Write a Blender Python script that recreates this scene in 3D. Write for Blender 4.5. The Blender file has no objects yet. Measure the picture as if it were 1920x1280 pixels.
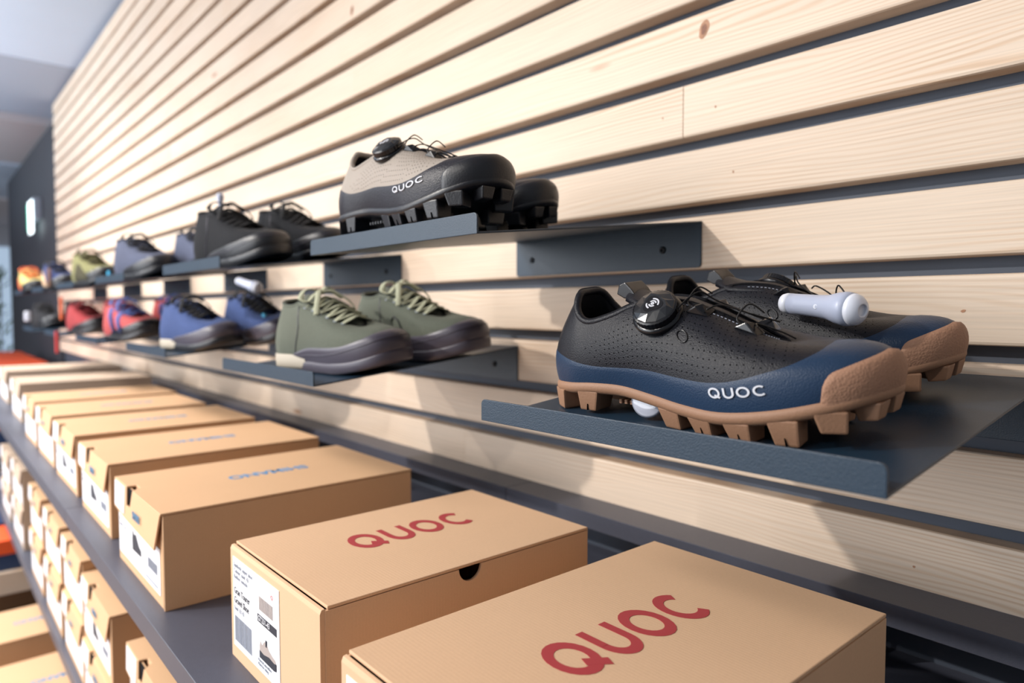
import bpy, bmesh, math, random
import numpy as np
from mathutils import Vector, Matrix

R = random.Random(7)
scene = bpy.context.scene
C = scene.collection
PI = math.pi

# ------------------------------------------------------------------ camera
F_PX = 1291.0
yaw = math.atan(1121.0 / math.hypot(F_PX, 62.0))
pit = math.atan(62.0 / F_PX)
Fw = Vector((-math.cos(yaw) * math.cos(pit), math.sin(yaw) * math.cos(pit), -math.sin(pit)))
Rt = Fw.cross(Vector((0, 0, 1))).normalized()
Up = Rt.cross(Fw)
cd = bpy.data.cameras.new('camera')
cam = bpy.data.objects.new('camera', cd)
C.objects.link(cam)
cd.sensor_width = 36.0
cd.lens = F_PX / 1920.0 * 36.0
cd.clip_start = 0.01
cd.clip_end = 60
cam.matrix_world = Matrix(((Rt.x, Up.x, -Fw.x, 0), (Rt.y, Up.y, -Fw.y, 0), (Rt.z, Up.z, -Fw.z, 0), (0, 0, 0, 1)))
cd.dof.use_dof = True
cd.dof.focus_distance = 0.60
cd.dof.aperture_fstop = 4.0
scene.camera = cam

# ------------------------------------------------------------------ world, lamps, exposure
w = bpy.data.worlds.new('world')
scene.world = w
w.use_nodes = True
w.node_tree.nodes['Background'].inputs[0].default_value = (0.82, 0.90, 1.0, 1)
w.node_tree.nodes['Background'].inputs[1].default_value = 0.30
scene.view_settings.view_transform = 'Standard'
scene.view_settings.look = 'None'
scene.view_settings.exposure = 0.0
scene.view_settings.gamma = 1.0
scene.view_settings.use_curve_mapping = False


def spot(loc, tgt, power, radius=0.045, col=(1.0, 0.945, 0.88), cone=74):
    l = bpy.data.lights.new('track_spot_light', 'SPOT')
    l.energy = power
    l.color = col
    l.shadow_soft_size = radius
    l.spot_size = math.radians(cone)
    l.spot_blend = 1.0
    o = bpy.data.objects.new('track_spot_light', l)
    C.objects.link(o)
    o.location = loc
    d = Vector(tgt) - Vector(loc)
    o.rotation_euler = d.to_track_quat('-Z', 'Y').to_euler()
    return o


LAMP_Y, LAMP_Z = -1.90, 1.38
spot((-2.05, LAMP_Y, LAMP_Z), (-0.45, 0.6, -0.65), 238)
spot((-0.45, LAMP_Y, LAMP_Z), (0.0, 0.7, -0.70), 42)
for lx, pw in ((-3.6, 118), (-5.0, 122), (-6.4, 125)):
    spot((lx, LAMP_Y, LAMP_Z), (lx + 1.3, 0.7, -0.55), pw)


def panel(name, loc, aim, sx, sy, power, col, spread=180):
    al = bpy.data.lights.new(name, 'AREA')
    al.shape = 'RECTANGLE'
    al.size, al.size_y = sx, sy
    al.energy = power
    al.color = col
    al.spread = math.radians(spread)
    ao = bpy.data.objects.new(name, al)
    C.objects.link(ao)
    ao.location = loc
    ao.rotation_euler = Vector(aim).to_track_quat('-Z', 'Y').to_euler()


# added area lights, out of view, that fill in the lighting
panel('aisle_fill_light', (-4.2, -3.7, 0.45), (0.15, 1, -0.12), 6.0, 2.2, 215, (0.92, 0.95, 1.0))  # cool soft fill added from the aisle side
panel('overhead_fill_light', (-2.9, -0.62, 1.40), (0.10, 0.30, -1), 3.6, 0.35, 48, (1.0, 0.95, 0.90), 105)  # added overhead fill that lifts the box tops
panel('ceiling_fill_light', (-6.6, -0.6, 0.90), (0, 0.25, 1), 6.0, 0.3, 60, (0.70, 0.88, 1.0))  # added upward fill that brightens the ceiling


# ------------------------------------------------------------------ materials
def srgb(r, g, b):
    f = lambda c: (c / 255 / 12.92) if c <= 10.3 else ((c / 255 + 0.055) / 1.055) ** 2.4
    return (f(r), f(g), f(b), 1.0)


def mat(name, col, rough=0.6, metal=0.0, bump=0.0, bscale=200.0, spec=0.5, coat=0.0, mottle=0.0, mscale=20.0, sheen=0.0, emit=None, estr=0.0, coord='Object'):
    m = bpy.data.materials.new(name)
    m.use_nodes = True
    nt = m.node_tree
    b = nt.nodes['Principled BSDF']
    b.inputs['Base Color'].default_value = col
    b.inputs['Roughness'].default_value = rough
    b.inputs['Metallic'].default_value = metal
    b.inputs['Specular IOR Level'].default_value = spec
    b.inputs['Coat Weight'].default_value = coat
    b.inputs['Sheen Weight'].default_value = sheen
    if emit:
        b.inputs['Emission Color'].default_value = emit
        b.inputs['Emission Strength'].default_value = estr
    tc = nt.nodes.new('ShaderNodeTexCoord')
    if bump > 0:
        n = nt.nodes.new('ShaderNodeTexNoise')
        n.inputs['Scale'].default_value = bscale
        n.inputs['Detail'].default_value = 3
        bp = nt.nodes.new('ShaderNodeBump')
        bp.inputs['Strength'].default_value = bump
        bp.inputs['Distance'].default_value = 0.001
        nt.links.new(tc.outputs[coord], n.inputs['Vector'])
        nt.links.new(n.outputs['Fac'], bp.inputs['Height'])
        nt.links.new(bp.outputs['Normal'], b.inputs['Normal'])
    if mottle > 0:
        n2 = nt.nodes.new('ShaderNodeTexNoise')
        n2.inputs['Scale'].default_value = mscale
        n2.inputs['Detail'].default_value = 4
        mr = nt.nodes.new('ShaderNodeMapRange')
        mr.inputs[1].default_value = 0.3
        mr.inputs[2].default_value = 0.7
        mr.inputs[3].default_value = 1 - mottle
        mr.inputs[4].default_value = 1 + mottle
        mx = nt.nodes.new('ShaderNodeVectorMath')
        mx.operation = 'SCALE'
        mx.inputs[0].default_value = col[:3]
        nt.links.new(tc.outputs[coord], n2.inputs['Vector'])
        nt.links.new(n2.outputs['Fac'], mr.inputs[0])
        nt.links.new(mr.outputs[0], mx.inputs['Scale'])
        nt.links.new(mx.outputs[0], b.inputs['Base Color'])
    return m


def leather(name, col, rough=0.45, strength=0.5, scale=420.0):
    """pebbled leather / moulded rubber grain: voronoi cell relief"""
    m = mat(name, col, rough, spec=0.24)
    nt = m.node_tree
    b = nt.nodes['Principled BSDF']
    tc = nt.nodes.new('ShaderNodeTexCoord')
    v = nt.nodes.new('ShaderNodeTexVoronoi')
    v.inputs['Scale'].default_value = scale
    bp = nt.nodes.new('ShaderNodeBump')
    bp.inputs['Strength'].default_value = strength
    bp.inputs['Distance'].default_value = 0.0008
    bp.invert = True
    nt.links.new(tc.outputs['Object'], v.inputs['Vector'])
    nt.links.new(v.outputs['Distance'], bp.inputs['Height'])
    nt.links.new(bp.outputs['Normal'], b.inputs['Normal'])
    return m


def knit(name, col, col2, scale=350):
    m = mat(name, col, 0.85, bump=0.5, bscale=scale, mottle=0.12, mscale=scale * 0.7, sheen=0.04, spec=0.25)
    return m


def pine(name):
    m = bpy.data.materials.new(name)
    m.use_nodes = True
    nt = m.node_tree
    N, Lk = nt.nodes, nt.links
    b = N['Principled BSDF']
    tc = N.new('ShaderNodeTexCoord')
    oi = N.new('ShaderNodeObjectInfo')
    off = N.new('ShaderNodeMath'); off.operation = 'MULTIPLY'; off.inputs[1].default_value = 37.0
    Lk.new(oi.outputs['Random'], off.inputs[0])
    cmb = N.new('ShaderNodeCombineXYZ')
    Lk.new(off.outputs[0], cmb.inputs[0]); Lk.new(off.outputs[0], cmb.inputs[2])
    add = N.new('ShaderNodeVectorMath'); add.operation = 'ADD'
    Lk.new(tc.outputs['Object'], add.inputs[0]); Lk.new(cmb.outputs[0], add.inputs[1])

    def scaled(v):
        s = N.new('ShaderNodeVectorMath'); s.operation = 'MULTIPLY'
        s.inputs[1].default_value = v
        Lk.new(add.outputs[0], s.inputs[0])
        return s
    # growth rings: warped height bands -> straight lines that swell to cathedral arches
    low = N.new('ShaderNodeTexNoise'); low.inputs['Scale'].default_value = 1.0; low.inputs['Detail'].default_value = 2
    Lk.new(scaled((1.6, 3.0, 13.0)).outputs[0], low.inputs['Vector'])
    sep = N.new('ShaderNodeSeparateXYZ'); Lk.new(add.outputs[0], sep.inputs[0])
    mz = N.new('ShaderNodeMath'); mz.operation = 'MULTIPLY'; mz.inputs[1].default_value = 1150.0
    Lk.new(sep.outputs[2], mz.inputs[0])
    ml = N.new('ShaderNodeMath'); ml.operation = 'MULTIPLY'; ml.inputs[1].default_value = 70.0
    Lk.new(low.outputs['Fac'], ml.inputs[0])
    sm = N.new('ShaderNodeMath'); sm.operation = 'ADD'
    Lk.new(mz.outputs[0], sm.inputs[0]); Lk.new(ml.outputs[0], sm.inputs[1])
    sn = N.new('ShaderNodeMath'); sn.operation = 'SINE'; Lk.new(sm.outputs[0], sn.inputs[0])
    r1 = N.new('ShaderNodeMapRange')
    r1.inputs[1].default_value = -0.3; r1.inputs[2].default_value = 1.0
    r1.inputs[3].default_value = 0.0; r1.inputs[4].default_value = 1.0
    Lk.new(sn.outputs[0], r1.inputs[0])
    # the rings show in places only
    patch = N.new('ShaderNodeTexNoise'); patch.inputs['Scale'].default_value = 1.0
    Lk.new(scaled((2.2, 2.0, 9.0)).outputs[0], patch.inputs['Vector'])
    pr = N.new('ShaderNodeMapRange')
    pr.inputs[1].default_value = 0.38; pr.inputs[2].default_value = 0.72
    pr.inputs[3].default_value = 0.06; pr.inputs[4].default_value = 0.75
    Lk.new(patch.outputs['Fac'], pr.inputs[0])
    mm = N.new('ShaderNodeMath'); mm.operation = 'MULTIPLY'
    Lk.new(r1.outputs[0], mm.inputs[0]); Lk.new(pr.outputs[0], mm.inputs[1])
    fine = N.new('ShaderNodeTexNoise'); fine.inputs['Scale'].default_value = 1.0; fine.inputs['Detail'].default_value = 5
    Lk.new(scaled((7.0, 60.0, 520.0)).outputs[0], fine.inputs['Vector'])
    c1 = N.new('ShaderNodeMix'); c1.data_type = 'RGBA'
    c1.inputs[6].default_value = srgb(233, 212, 190); c1.inputs[7].default_value = srgb(208, 170, 132)
    Lk.new(mm.outputs[0], c1.inputs[0])
    c2 = N.new('ShaderNodeMix'); c2.data_type = 'RGBA'; c2.blend_type = 'MULTIPLY'
    fr = N.new('ShaderNodeMapRange')
    fr.inputs[1].default_value = 0.3; fr.inputs[2].default_value = 0.7
    fr.inputs[3].default_value = 0.90; fr.inputs[4].default_value = 1.04
    Lk.new(fine.outputs['Fac'], fr.inputs[0])
    c2.inputs[0].default_value = 1.0
    Lk.new(c1.outputs[2], c2.inputs[6]); Lk.new(fr.outputs[0], c2.inputs[7])
    # board to board tone
    tone = N.new('ShaderNodeMapRange'); tone.inputs[3].default_value = 0.93; tone.inputs[4].default_value = 1.03
    Lk.new(oi.outputs['Random'], tone.inputs[0])
    c3 = N.new('ShaderNodeMix'); c3.data_type = 'RGBA'; c3.blend_type = 'MULTIPLY'; c3.inputs[0].default_value = 1.0
    Lk.new(c2.outputs[2], c3.inputs[6]); Lk.new(tone.outputs[0], c3.inputs[7])
    # sparse knots
    vo = N.new('ShaderNodeTexVoronoi'); vo.inputs['Scale'].default_value = 1.0
    Lk.new(scaled((3.2, 0.4, 14.0)).outputs[0], vo.inputs['Vector'])
    kn = N.new('ShaderNodeMapRange')
    kn.inputs[1].default_value = 0.045; kn.inputs[2].default_value = 0.12
    kn.inputs[3].default_value = 1.0; kn.inputs[4].default_value = 0.0
    Lk.new(vo.outputs['Distance'], kn.inputs[0])
    sc = N.new('ShaderNodeSeparateColor'); Lk.new(vo.outputs['Color'], sc.inputs[0])
    th = N.new('ShaderNodeMath'); th.operation = 'GREATER_THAN'; th.inputs[1].default_value = 0.82
    Lk.new(sc.outputs[0], th.inputs[0])
    kk = N.new('ShaderNodeMath'); kk.operation = 'MULTIPLY'
    Lk.new(kn.outputs[0], kk.inputs[0]); Lk.new(th.outputs[0], kk.inputs[1])
    c4 = N.new('ShaderNodeMix'); c4.data_type = 'RGBA'
    c4.inputs[7].default_value = srgb(176, 122, 84)
    Lk.new(kk.outputs[0], c4.inputs[0]); Lk.new(c3.outputs[2], c4.inputs[6])
    Lk.new(c4.outputs[2], b.inputs['Base Color'])
    b.inputs['Roughness'].default_value = 0.55
    bp = N.new('ShaderNodeBump'); bp.inputs['Strength'].default_value = 0.12; bp.inputs['Distance'].default_value = 0.001
    Lk.new(fine.outputs['Fac'], bp.inputs['Height']); Lk.new(bp.outputs['Normal'], b.inputs['Normal'])
    return m


def cardboard(name, col):
    m = mat(name, col, 0.72, spec=0.25)
    nt = m.node_tree
    N, Lk = nt.nodes, nt.links
    b = N['Principled BSDF']
    tc = N.new('ShaderNodeTexCoord')
    sp = N.new('ShaderNodeSeparateXYZ'); Lk.new(tc.outputs['Object'], sp.inputs[0])
    mu = N.new('ShaderNodeMath'); mu.operation = 'MULTIPLY'; mu.inputs[1].default_value = 2 * PI / 0.0034
    Lk.new(sp.outputs[1], mu.inputs[0])
    sn = N.new('ShaderNodeMath'); sn.operation = 'SINE'; Lk.new(mu.outputs[0], sn.inputs[0])
    n = N.new('ShaderNodeTexNoise'); n.inputs['Scale'].default_value = 600; n.inputs['Detail'].default_value = 4
    Lk.new(tc.outputs['Object'], n.inputs['Vector'])
    n2 = N.new('ShaderNodeTexNoise'); n2.inputs['Scale'].default_value = 9; n2.inputs['Detail'].default_value = 3
    Lk.new(tc.outputs['Object'], n2.inputs['Vector'])
    s1 = N.new('ShaderNodeMath'); s1.operation = 'MULTIPLY_ADD'; s1.inputs[1].default_value = 0.004; s1.inputs[2].default_value = 0.90
    Lk.new(sn.outputs[0], s1.inputs[0])
    s2 = N.new('ShaderNodeMath'); s2.operation = 'MULTIPLY_ADD'; s2.inputs[1].default_value = 0.12
    Lk.new(n.outputs['Fac'], s2.inputs[0]); Lk.new(s1.outputs[0], s2.inputs[2])
    s3 = N.new('ShaderNodeMath'); s3.operation = 'MULTIPLY_ADD'; s3.inputs[1].default_value = 0.08
    Lk.new(n2.outputs['Fac'], s3.inputs[0]); Lk.new(s2.outputs[0], s3.inputs[2])
    v = N.new('ShaderNodeVectorMath'); v.operation = 'SCALE'; v.inputs[0].default_value = col[:3]
    Lk.new(s3.outputs[0], v.inputs['Scale']); Lk.new(v.outputs[0], b.inputs['Base Color'])
    bp = N.new('ShaderNodeBump'); bp.inputs['Strength'].default_value = 0.03; bp.inputs['Distance'].default_value = 0.001
    Lk.new(sn.outputs[0], bp.inputs['Height']); Lk.new(bp.outputs['Normal'], b.inputs['Normal'])
    return m


M = dict(
    pine=pine('pine_wood'),
    backing=mat('slate_painted_backing', srgb(70, 78, 92), 0.6, mottle=0.05),
    metal=mat('blue_grey_powder_coat', srgb(30, 51, 69), 0.36, bump=0.25, bscale=900, spec=0.42, mottle=0.05, mscale=300),
    shelf=mat('anthracite_shelf_coat', srgb(76, 79, 92), 0.42, bump=0.15, bscale=900, spec=0.5, mottle=0.04, mscale=200),
    screw=mat('black_screw', srgb(22, 24, 28), 0.4, 0.6),
    card=cardboard('brown_cardboard', srgb(214, 174, 136)),
    card2=cardboard('kraft_cardboard', srgb(221, 183, 148)),
    card_pale=cardboard('pale_cardboard', srgb(198, 176, 156)),
    card_in=mat('cardboard_edge', srgb(150, 112, 78), 0.8),
    paper=mat('label_paper', srgb(240, 241, 246), 0.5),
    ink=mat('black_ink', srgb(45, 47, 58), 0.6),
    ink_grey=mat('grey_ink', srgb(150, 155, 168), 0.6),
    ink_red=mat('raspberry_ink', srgb(176, 62, 66), 0.6),
    ink_pink=mat('pink_ink', srgb(225, 120, 120), 0.6),
    ink_blue=mat('sky_blue_ink', srgb(104, 146, 186), 0.6),
    ink_beige=mat('beige_ink', srgb(178, 165, 160), 0.6),
    black_leather=leather('black_grained_leather', srgb(24, 25, 32), 0.44, 0.28, 850),
    navy_rubber=leather('navy_moulded_rand', srgb(36, 55, 80), 0.36, 0.22, 800),
    gum=leather('gum_rubber', srgb(158, 120, 97), 0.60, 0.45, 560),
    gum_lug=mat('gum_lug_rubber', srgb(150, 112, 86), 0.6, bump=0.2, bscale=500),
    stone_leather=leather('stone_beige_leather', srgb(160, 150, 140), 0.55, 0.3, 700),
    black_rand=leather('black_moulded_rand', srgb(38, 37, 44), 0.38, 0.3, 600),
    black_rubber=mat('black_rubber', srgb(26, 27, 33), 0.38, bump=0.2, bscale=500),
    grey_rubber=mat('dark_grey_rubber', srgb(76, 72, 84), 0.40, bump=0.15, bscale=400),
    lining=mat('black_lining_mesh', srgb(26, 26, 30), 0.9, bump=0.5, bscale=900, spec=0.15),
    patent=mat('black_tpu', srgb(18, 18, 22), 0.24, spec=0.5),
    dial_face=mat('dial_face_plastic', srgb(34, 36, 40), 0.26, spec=0.6),
    wire=mat('black_steel_lace', srgb(24, 22, 22), 0.35, 0.3),
    white=mat('white_print', srgb(206, 208, 216), 0.45),
    hole=mat('perforation', srgb(6, 6, 8), 0.9, spec=0.0),
    plastic=mat('white_tag_plastic', srgb(222, 226, 238), 0.32, bump=0.0, spec=0.5),
    plastic_grey=mat('blue_grey_tag_plastic', srgb(176, 184, 206), 0.35),
    clear=mat('milky_sticker', srgb(180, 184, 198), 0.15, spec=0.7, coat=0.6),
    green_canvas=knit('olive_grey_canvas', srgb(96, 101, 90), None, 900),
    olive_lace=mat('pale_olive_lace', srgb(176, 178, 152), 0.85, bump=0.5, bscale=1200),
    lace_black=mat('black_lace', srgb(22, 22, 26), 0.85, bump=0.5, bscale=1200),
    cream=mat('cream_heel_patch', srgb(172, 162, 146), 0.6),
    black_knit=knit('black_canvas', srgb(16, 18, 24), None),
    greyblue_knit=knit('grey_blue_canvas', srgb(84, 90, 112), None),
    blue_knit=knit('blue_canvas', srgb(58, 76, 122), None),
    navy_knit=knit('navy_canvas', srgb(40, 54, 98), None),
    red_knit=knit('red_canvas', srgb(150, 50, 54), None),
    coral_knit=knit('coral_canvas', srgb(184, 80, 80), None),
    peri_knit=knit('periwinkle_strap', srgb(96, 118, 184), None),
    moss_knit=knit('moss_suede', srgb(128, 126, 84), None),
    moss_dark=knit('dark_moss_trim', srgb(70, 66, 44), None),
    tan_knit=knit('tan_suede', srgb(222, 186, 150), None),
    orange_knit=knit('orange_fabric', srgb(236, 112, 60), None),
    yellow_knit=knit('straw_fabric', srgb(206, 190, 120), None),
    lilac_knit=knit('purple_fabric', srgb(150, 80, 190), None),
    cyan_plastic=mat('cyan_plastic', srgb(40, 150, 190), 0.4),
    red_plastic=mat('red_strap', srgb(190, 50, 50), 0.5),
    orange_strap=mat('orange_strap', srgb(226, 108, 60), 0.5),
    white_paint=mat('white_ceiling_paint', srgb(198, 217, 240), 0.8, mottle=0.02, mscale=2),
    grey_matt=mat('matt_grey', srgb(164, 178, 198), 0.8),
    taupe_matt=mat('matt_taupe', srgb(180, 175, 180), 0.8),
    dark_paint=mat('charcoal_wall_paint', srgb(46, 47, 55), 0.7, mottle=0.05, mscale=3),
    pale_wall=mat('pale_grey_wall', srgb(176, 178, 186), 0.8, mottle=0.03, mscale=2),
    floor=mat('oak_floor', srgb(168, 138, 116), 0.5, mottle=0.08, mscale=6),
    orange_box=mat('orange_print_card', srgb(244, 92, 40), 0.5, mottle=0.04),
    navy_box=mat('navy_print_card', srgb(36, 60, 98), 0.5, mottle=0.05),
    window=mat('daylit_window', srgb(200, 220, 245), 0.2, emit=(0.62, 0.80, 1.0, 1), estr=0.45),
    frame=mat('window_frame_paint', srgb(120, 126, 134), 0.5),
    foliage=mat('leafy_plant', srgb(86, 128, 72), 0.7, mottle=0.3, mscale=30),
    sign_white=mat('sign_lit_white', srgb(240, 250, 255), 0.4, emit=(0.85, 0.97, 1.0, 1), estr=3.0),
    sign_green=mat('sign_lit_green', srgb(40, 170, 130), 0.4, emit=(0.05, 0.8, 0.5, 1), estr=1.6),
    sign_frame=mat('sign_housing', srgb(150, 160, 172), 0.4),
)


# ------------------------------------------------------------------ mesh helpers
class MB:
    def __init__(s):
        s.v, s.f = [], []

    def add(s, vs, fs):
        k = len(s.v)
        s.v += [tuple(p) for p in vs]
        s.f += [tuple(i + k for i in f) for f in fs]
        return s

    def box(s, x0, x1, y0, y1, z0, z1):
        return s.add([(x0, y0, z0), (x1, y0, z0), (x1, y1, z0), (x0, y1, z0), (x0, y0, z1), (x1, y0, z1), (x1, y1, z1), (x0, y1, z1)],
                     [(0, 3, 2, 1), (4, 5, 6, 7), (0, 1, 5, 4), (1, 2, 6, 5), (2, 3, 7, 6), (3, 0, 4, 7)])

    def prism(s, pts, fn0, fn1):
        """closed 2-D outline extruded between two placements"""
        n = len(pts)
        a = [fn0(p) for p in pts]
        b = [fn1(p) for p in pts]
        return s.add(a + b, [tuple(range(n))[::-1], tuple(range(n, 2 * n))] + [(i, (i + 1) % n, n + (i + 1) % n, n + i) for i in range(n)])

    def grid(s, rows, closed=False):
        nr, nc = len(rows), len(rows[0])
        fs = []
        for i in range(nr - 1):
            for j in range(nc if closed else nc - 1):
                j2 = (j + 1) % nc
                fs.append((i * nc + j, i * nc + j2, (i + 1) * nc + j2, (i + 1) * nc + j))
        return s.add([p for r in rows for p in r], fs)

    def tube(s, pts, rx, rz=None, n=8, cap=True, up=Vector((0, 0, 1))):
        rz = rx if rz is None else rz
        pts = [Vector(p) for p in pts]
        rows = []
        for i, p in enumerate(pts):
            t = (pts[min(i + 1, len(pts) - 1)] - pts[max(i - 1, 0)])
            if t.length < 1e-9:
                t = Vector((1, 0, 0))
            t.normalize()
            sd = t.cross(up)
            if sd.length < 0.05:
                sd = t.cross(Vector((1, 0, 0)))
            sd.normalize()
            u2 = sd.cross(t).normalized()
            rows.append([p + sd * (math.cos(2 * PI * k / n) * rx) + u2 * (math.sin(2 * PI * k / n) * rz) for k in range(n)])
        k = len(s.v)
        s.grid(rows, True)
        if cap:
            s.f.append(tuple(k + i for i in range(n))[::-1])
            e = k + (len(pts) - 1) * n
            s.f.append(tuple(e + i for i in range(n)))
        return s

    def lathe(s, prof, o=Vector((0, 0, 0)), ax=Vector((0, 0, 1)), n=24, rfn=None):
        ax = Vector(ax).normalized()
        e1 = ax.orthogonal().normalized()
        if abs(ax.x) < 0.95:
            e1 = (Vector((1, 0, 0)) - ax * ax.x).normalized()
        e2 = ax.cross(e1)
        rows = []
        for q, (r, h) in enumerate(prof):
            rr = []
            for k in range(n):
                t = 2 * PI * k / n
                r2 = r * (rfn(q, t) if rfn else 1)
                rr.append(Vector(o) + ax * h + e1 * (math.cos(t) * r2) + e2 * (math.sin(t) * r2))
            rows.append(rr)
        k = len(s.v)
        s.grid(rows, True)
        s.f.append(tuple(k + i for i in range(n))[::-1])
        e = k + (len(prof) - 1) * n
        s.f.append(tuple(e + i for i in range(n)))
        return s

    def mesh(s, name, m, smooth=False, bevel=0.0, seg=2, fix=True):
        me = bpy.data.meshes.new(name)
        me.from_pydata([tuple(p) for p in s.v], [], s.f)
        me.materials.append(m)
        bm = bmesh.new()
        bm.from_mesh(me)
        if bevel > 0:
            bmesh.ops.bevel(bm, geom=bm.edges[:], offset=bevel, segments=seg, affect='EDGES', profile=0.6)
        if fix:
            bmesh.ops.recalc_face_normals(bm, faces=bm.faces[:])
        bm.to_mesh(me)
        bm.free()
        if smooth:
            me.polygons.foreach_set('use_smooth', [True] * len(me.polygons))
        me.update()
        return me

    def build(s, name, m, parent=None, smooth=False, bevel=0.0, seg=2, fix=True, loc=None):
        o = bpy.data.objects.new(name, s.mesh(name, m, smooth, bevel, seg, fix))
        C.objects.link(o)
        if loc:
            o.location = loc
        if parent:
            o.parent = parent
        return o


def sharp(o, ang=40):
    me = o.data
    bm = bmesh.new(); bm.from_mesh(me)
    for e in bm.edges:
        if len(e.link_faces) == 2 and e.calc_face_angle(0) > math.radians(ang):
            e.smooth = False
    bm.to_mesh(me); bm.free()
    return o


def tag(o, label=None, cat=None, group=None, kind=None):
    if label: o['label'] = label
    if cat: o['category'] = cat
    if group: o['group'] = group
    if kind: o['kind'] = kind
    return o


def empty(name, loc=(0, 0, 0), label=None, cat=None, group=None):
    o = bpy.data.objects.new(name, None)
    C.objects.link(o)
    o.empty_display_size = 0.05
    o.location = loc
    return tag(o, label, cat, group)


def copy_tree(o, parent=None):
    c = o.copy()
    C.objects.link(c)
    c.parent = parent
    for ch in list(o.children):
        copy_tree(ch, c)
    return c


# ------------------------------------------------------------------ lettering (own strokes)
def ring_pts(cx, cy, r, a0, a1, n=22):
    return [(cx + r * math.cos(math.radians(a0 + (a1 - a0) * i / n)), cy + r * math.sin(math.radians(a0 + (a1 - a0) * i / n))) for i in range(n + 1)]


def quoc_strokes():
    """strokes as centre polylines, cap height 1, list per letter; total width ~5.0"""
    r = 0.43
    S = []
    S.append([ring_pts(0.5, 0.5, r, 0, 360), [(0.56, 0.30), (1.00, 0.06)]])
    x = 1.35
    S.append([[(x, 0.99), (x, 0.42)] + ring_pts(x + 0.36, 0.42, 0.36, 180, 360, 14) + [(x + 0.72, 0.99)]])
    x = 2.85
    S.append([ring_pts(x, 0.5, r, 0, 360)])
    x = 4.10
    S.append([ring_pts(x, 0.5, r, 48, 312)])
    return S


def stroke_quads(pl, wd):
    L, Rr = [], []
    n = len(pl)
    closed = math.dist(pl[0], pl[-1]) < 1e-6
    for i, p in enumerate(pl):
        if closed:
            a = pl[(i - 1) % (n - 1)]; b = pl[(i + 1) % (n - 1)]
        else:
            a = pl[max(i - 1, 0)]; b = pl[min(i + 1, n - 1)]
        dx, dy = b[0] - a[0], b[1] - a[1]
        d = math.hypot(dx, dy) or 1
        nx, ny = -dy / d * wd / 2, dx / d * wd / 2
        L.append((p[0] + nx, p[1] + ny)); Rr.append((p[0] - nx, p[1] - ny))
    return L, Rr


def letter_mesh(strokes, fn0, wd=0.17, h=1.0):
    """fn(x, y, level) places a 2-D point; level 0 = base, 1 = raised face"""
    mb = MB()
    for st in strokes:
        for qi, pl in enumerate(st):
            L, Rr = stroke_quads(pl, wd)
            fn = (lambda f0, d: (lambda x, y, lv: f0(x, y, lv * d)))(fn0, 1.0 if qi == 0 else 1.35)
            rows = [[fn(*p, 0) for p in L], [fn(*p, 1) for p in L], [fn(*p, 1) for p in Rr], [fn(*p, 0) for p in Rr]]
            mb.grid(rows)
            # ends
            for e in (0, -1):
                mb.add([rows[0][e], rows[1][e], rows[2][e], rows[3][e]], [(0, 1, 2, 3)])
    return mb


def text_mesh(txt, size, m, name, parent, origin, xdir, ydir, extrude=0.0002, sx=1.0, bold=0.0):
    cu = bpy.data.curves.new(name, 'FONT')
    cu.body = txt
    cu.size = size
    cu.extrude = extrude
    cu.offset = bold
    cu.resolution_u = 3
    to = bpy.data.objects.new(name, cu)
    C.objects.link(to)
    dg = bpy.context.evaluated_depsgraph_get()
    me = bpy.data.meshes.new_from_object(to.evaluated_get(dg))
    bpy.data.objects.remove(to)
    bpy.data.curves.remove(cu)
    X = Vector(xdir); Y = Vector(ydir); Z = X.cross(Y)
    O = Vector(origin)
    for v in me.vertices:
        c = v.co.copy()
        v.co = O + X * (c.x * sx) + Y * c.y + Z * c.z
    me.materials.clear()
    me.materials.append(m)
    me.name = name
    o = bpy.data.objects.new(name, me)
    C.objects.link(o)
    if parent: o.parent = parent
    return o

# ================================================================== SETTING
WY = 0.776            # front face of the planks
PITCH, P0, PH = 0.0868, 0.0510, 0.0690
X_END = -5.80

wall = tag(MB().box(X_END, 1.3, 0.802, 0.86, -1.30, 1.44).build('wall_right', M['backing']), kind='structure')


def plank_mesh(L):
    mb = MB()
    # rounded edges front, profile in y-z, extruded along x
    r = 0.0035
    y0, y1, z0, z1 = WY, 0.8018, 0.0, PH
    pr = [(y1, z0), (y0 + r, z0), (y0 + r * 0.3, z0 + r * 0.3), (y0, z0 + r), (y0, z1 - r), (y0 + r * 0.3, z1 - r * 0.3), (y0 + r, z1), (y1, z1)]
    g = 0.0006
    pr = [(a - 0.789, b - PH / 2) for a, b in pr]
    mb.prism(pr, lambda p: (-L / 2 + g, p[0], p[1]), lambda p: (L / 2 - g, p[0], p[1]))
    return mb


fixed = {2: [-0.549], -4: [-1.03], 0: [], 5: [-1.45]}
for k in range(-4, 16):
    z = P0 + PITCH * k
    xs = [1.25]
    for j in fixed.get(k, []):
        xs.append(j)
    while xs[-1] > X_END + 2.6:
        step = R.uniform(1.9, 3.2)
        if len(xs) == 1:
            step = R.uniform(2.9, 4.6) if k not in fixed else 2.6
        xs.append(xs[-1] - step)
    if xs[-1] < X_END + 0.5:
        xs.pop()
    xs.append(X_END)
    for a, b in zip(xs[:-1], xs[1:]):
        L = a - b
        o = plank_mesh(L).build('plank', M['pine'], wall, smooth=False, loc=((a + b) / 2, 0.789 + R.uniform(-0.0006, 0.0004), z + PH / 2))

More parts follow.
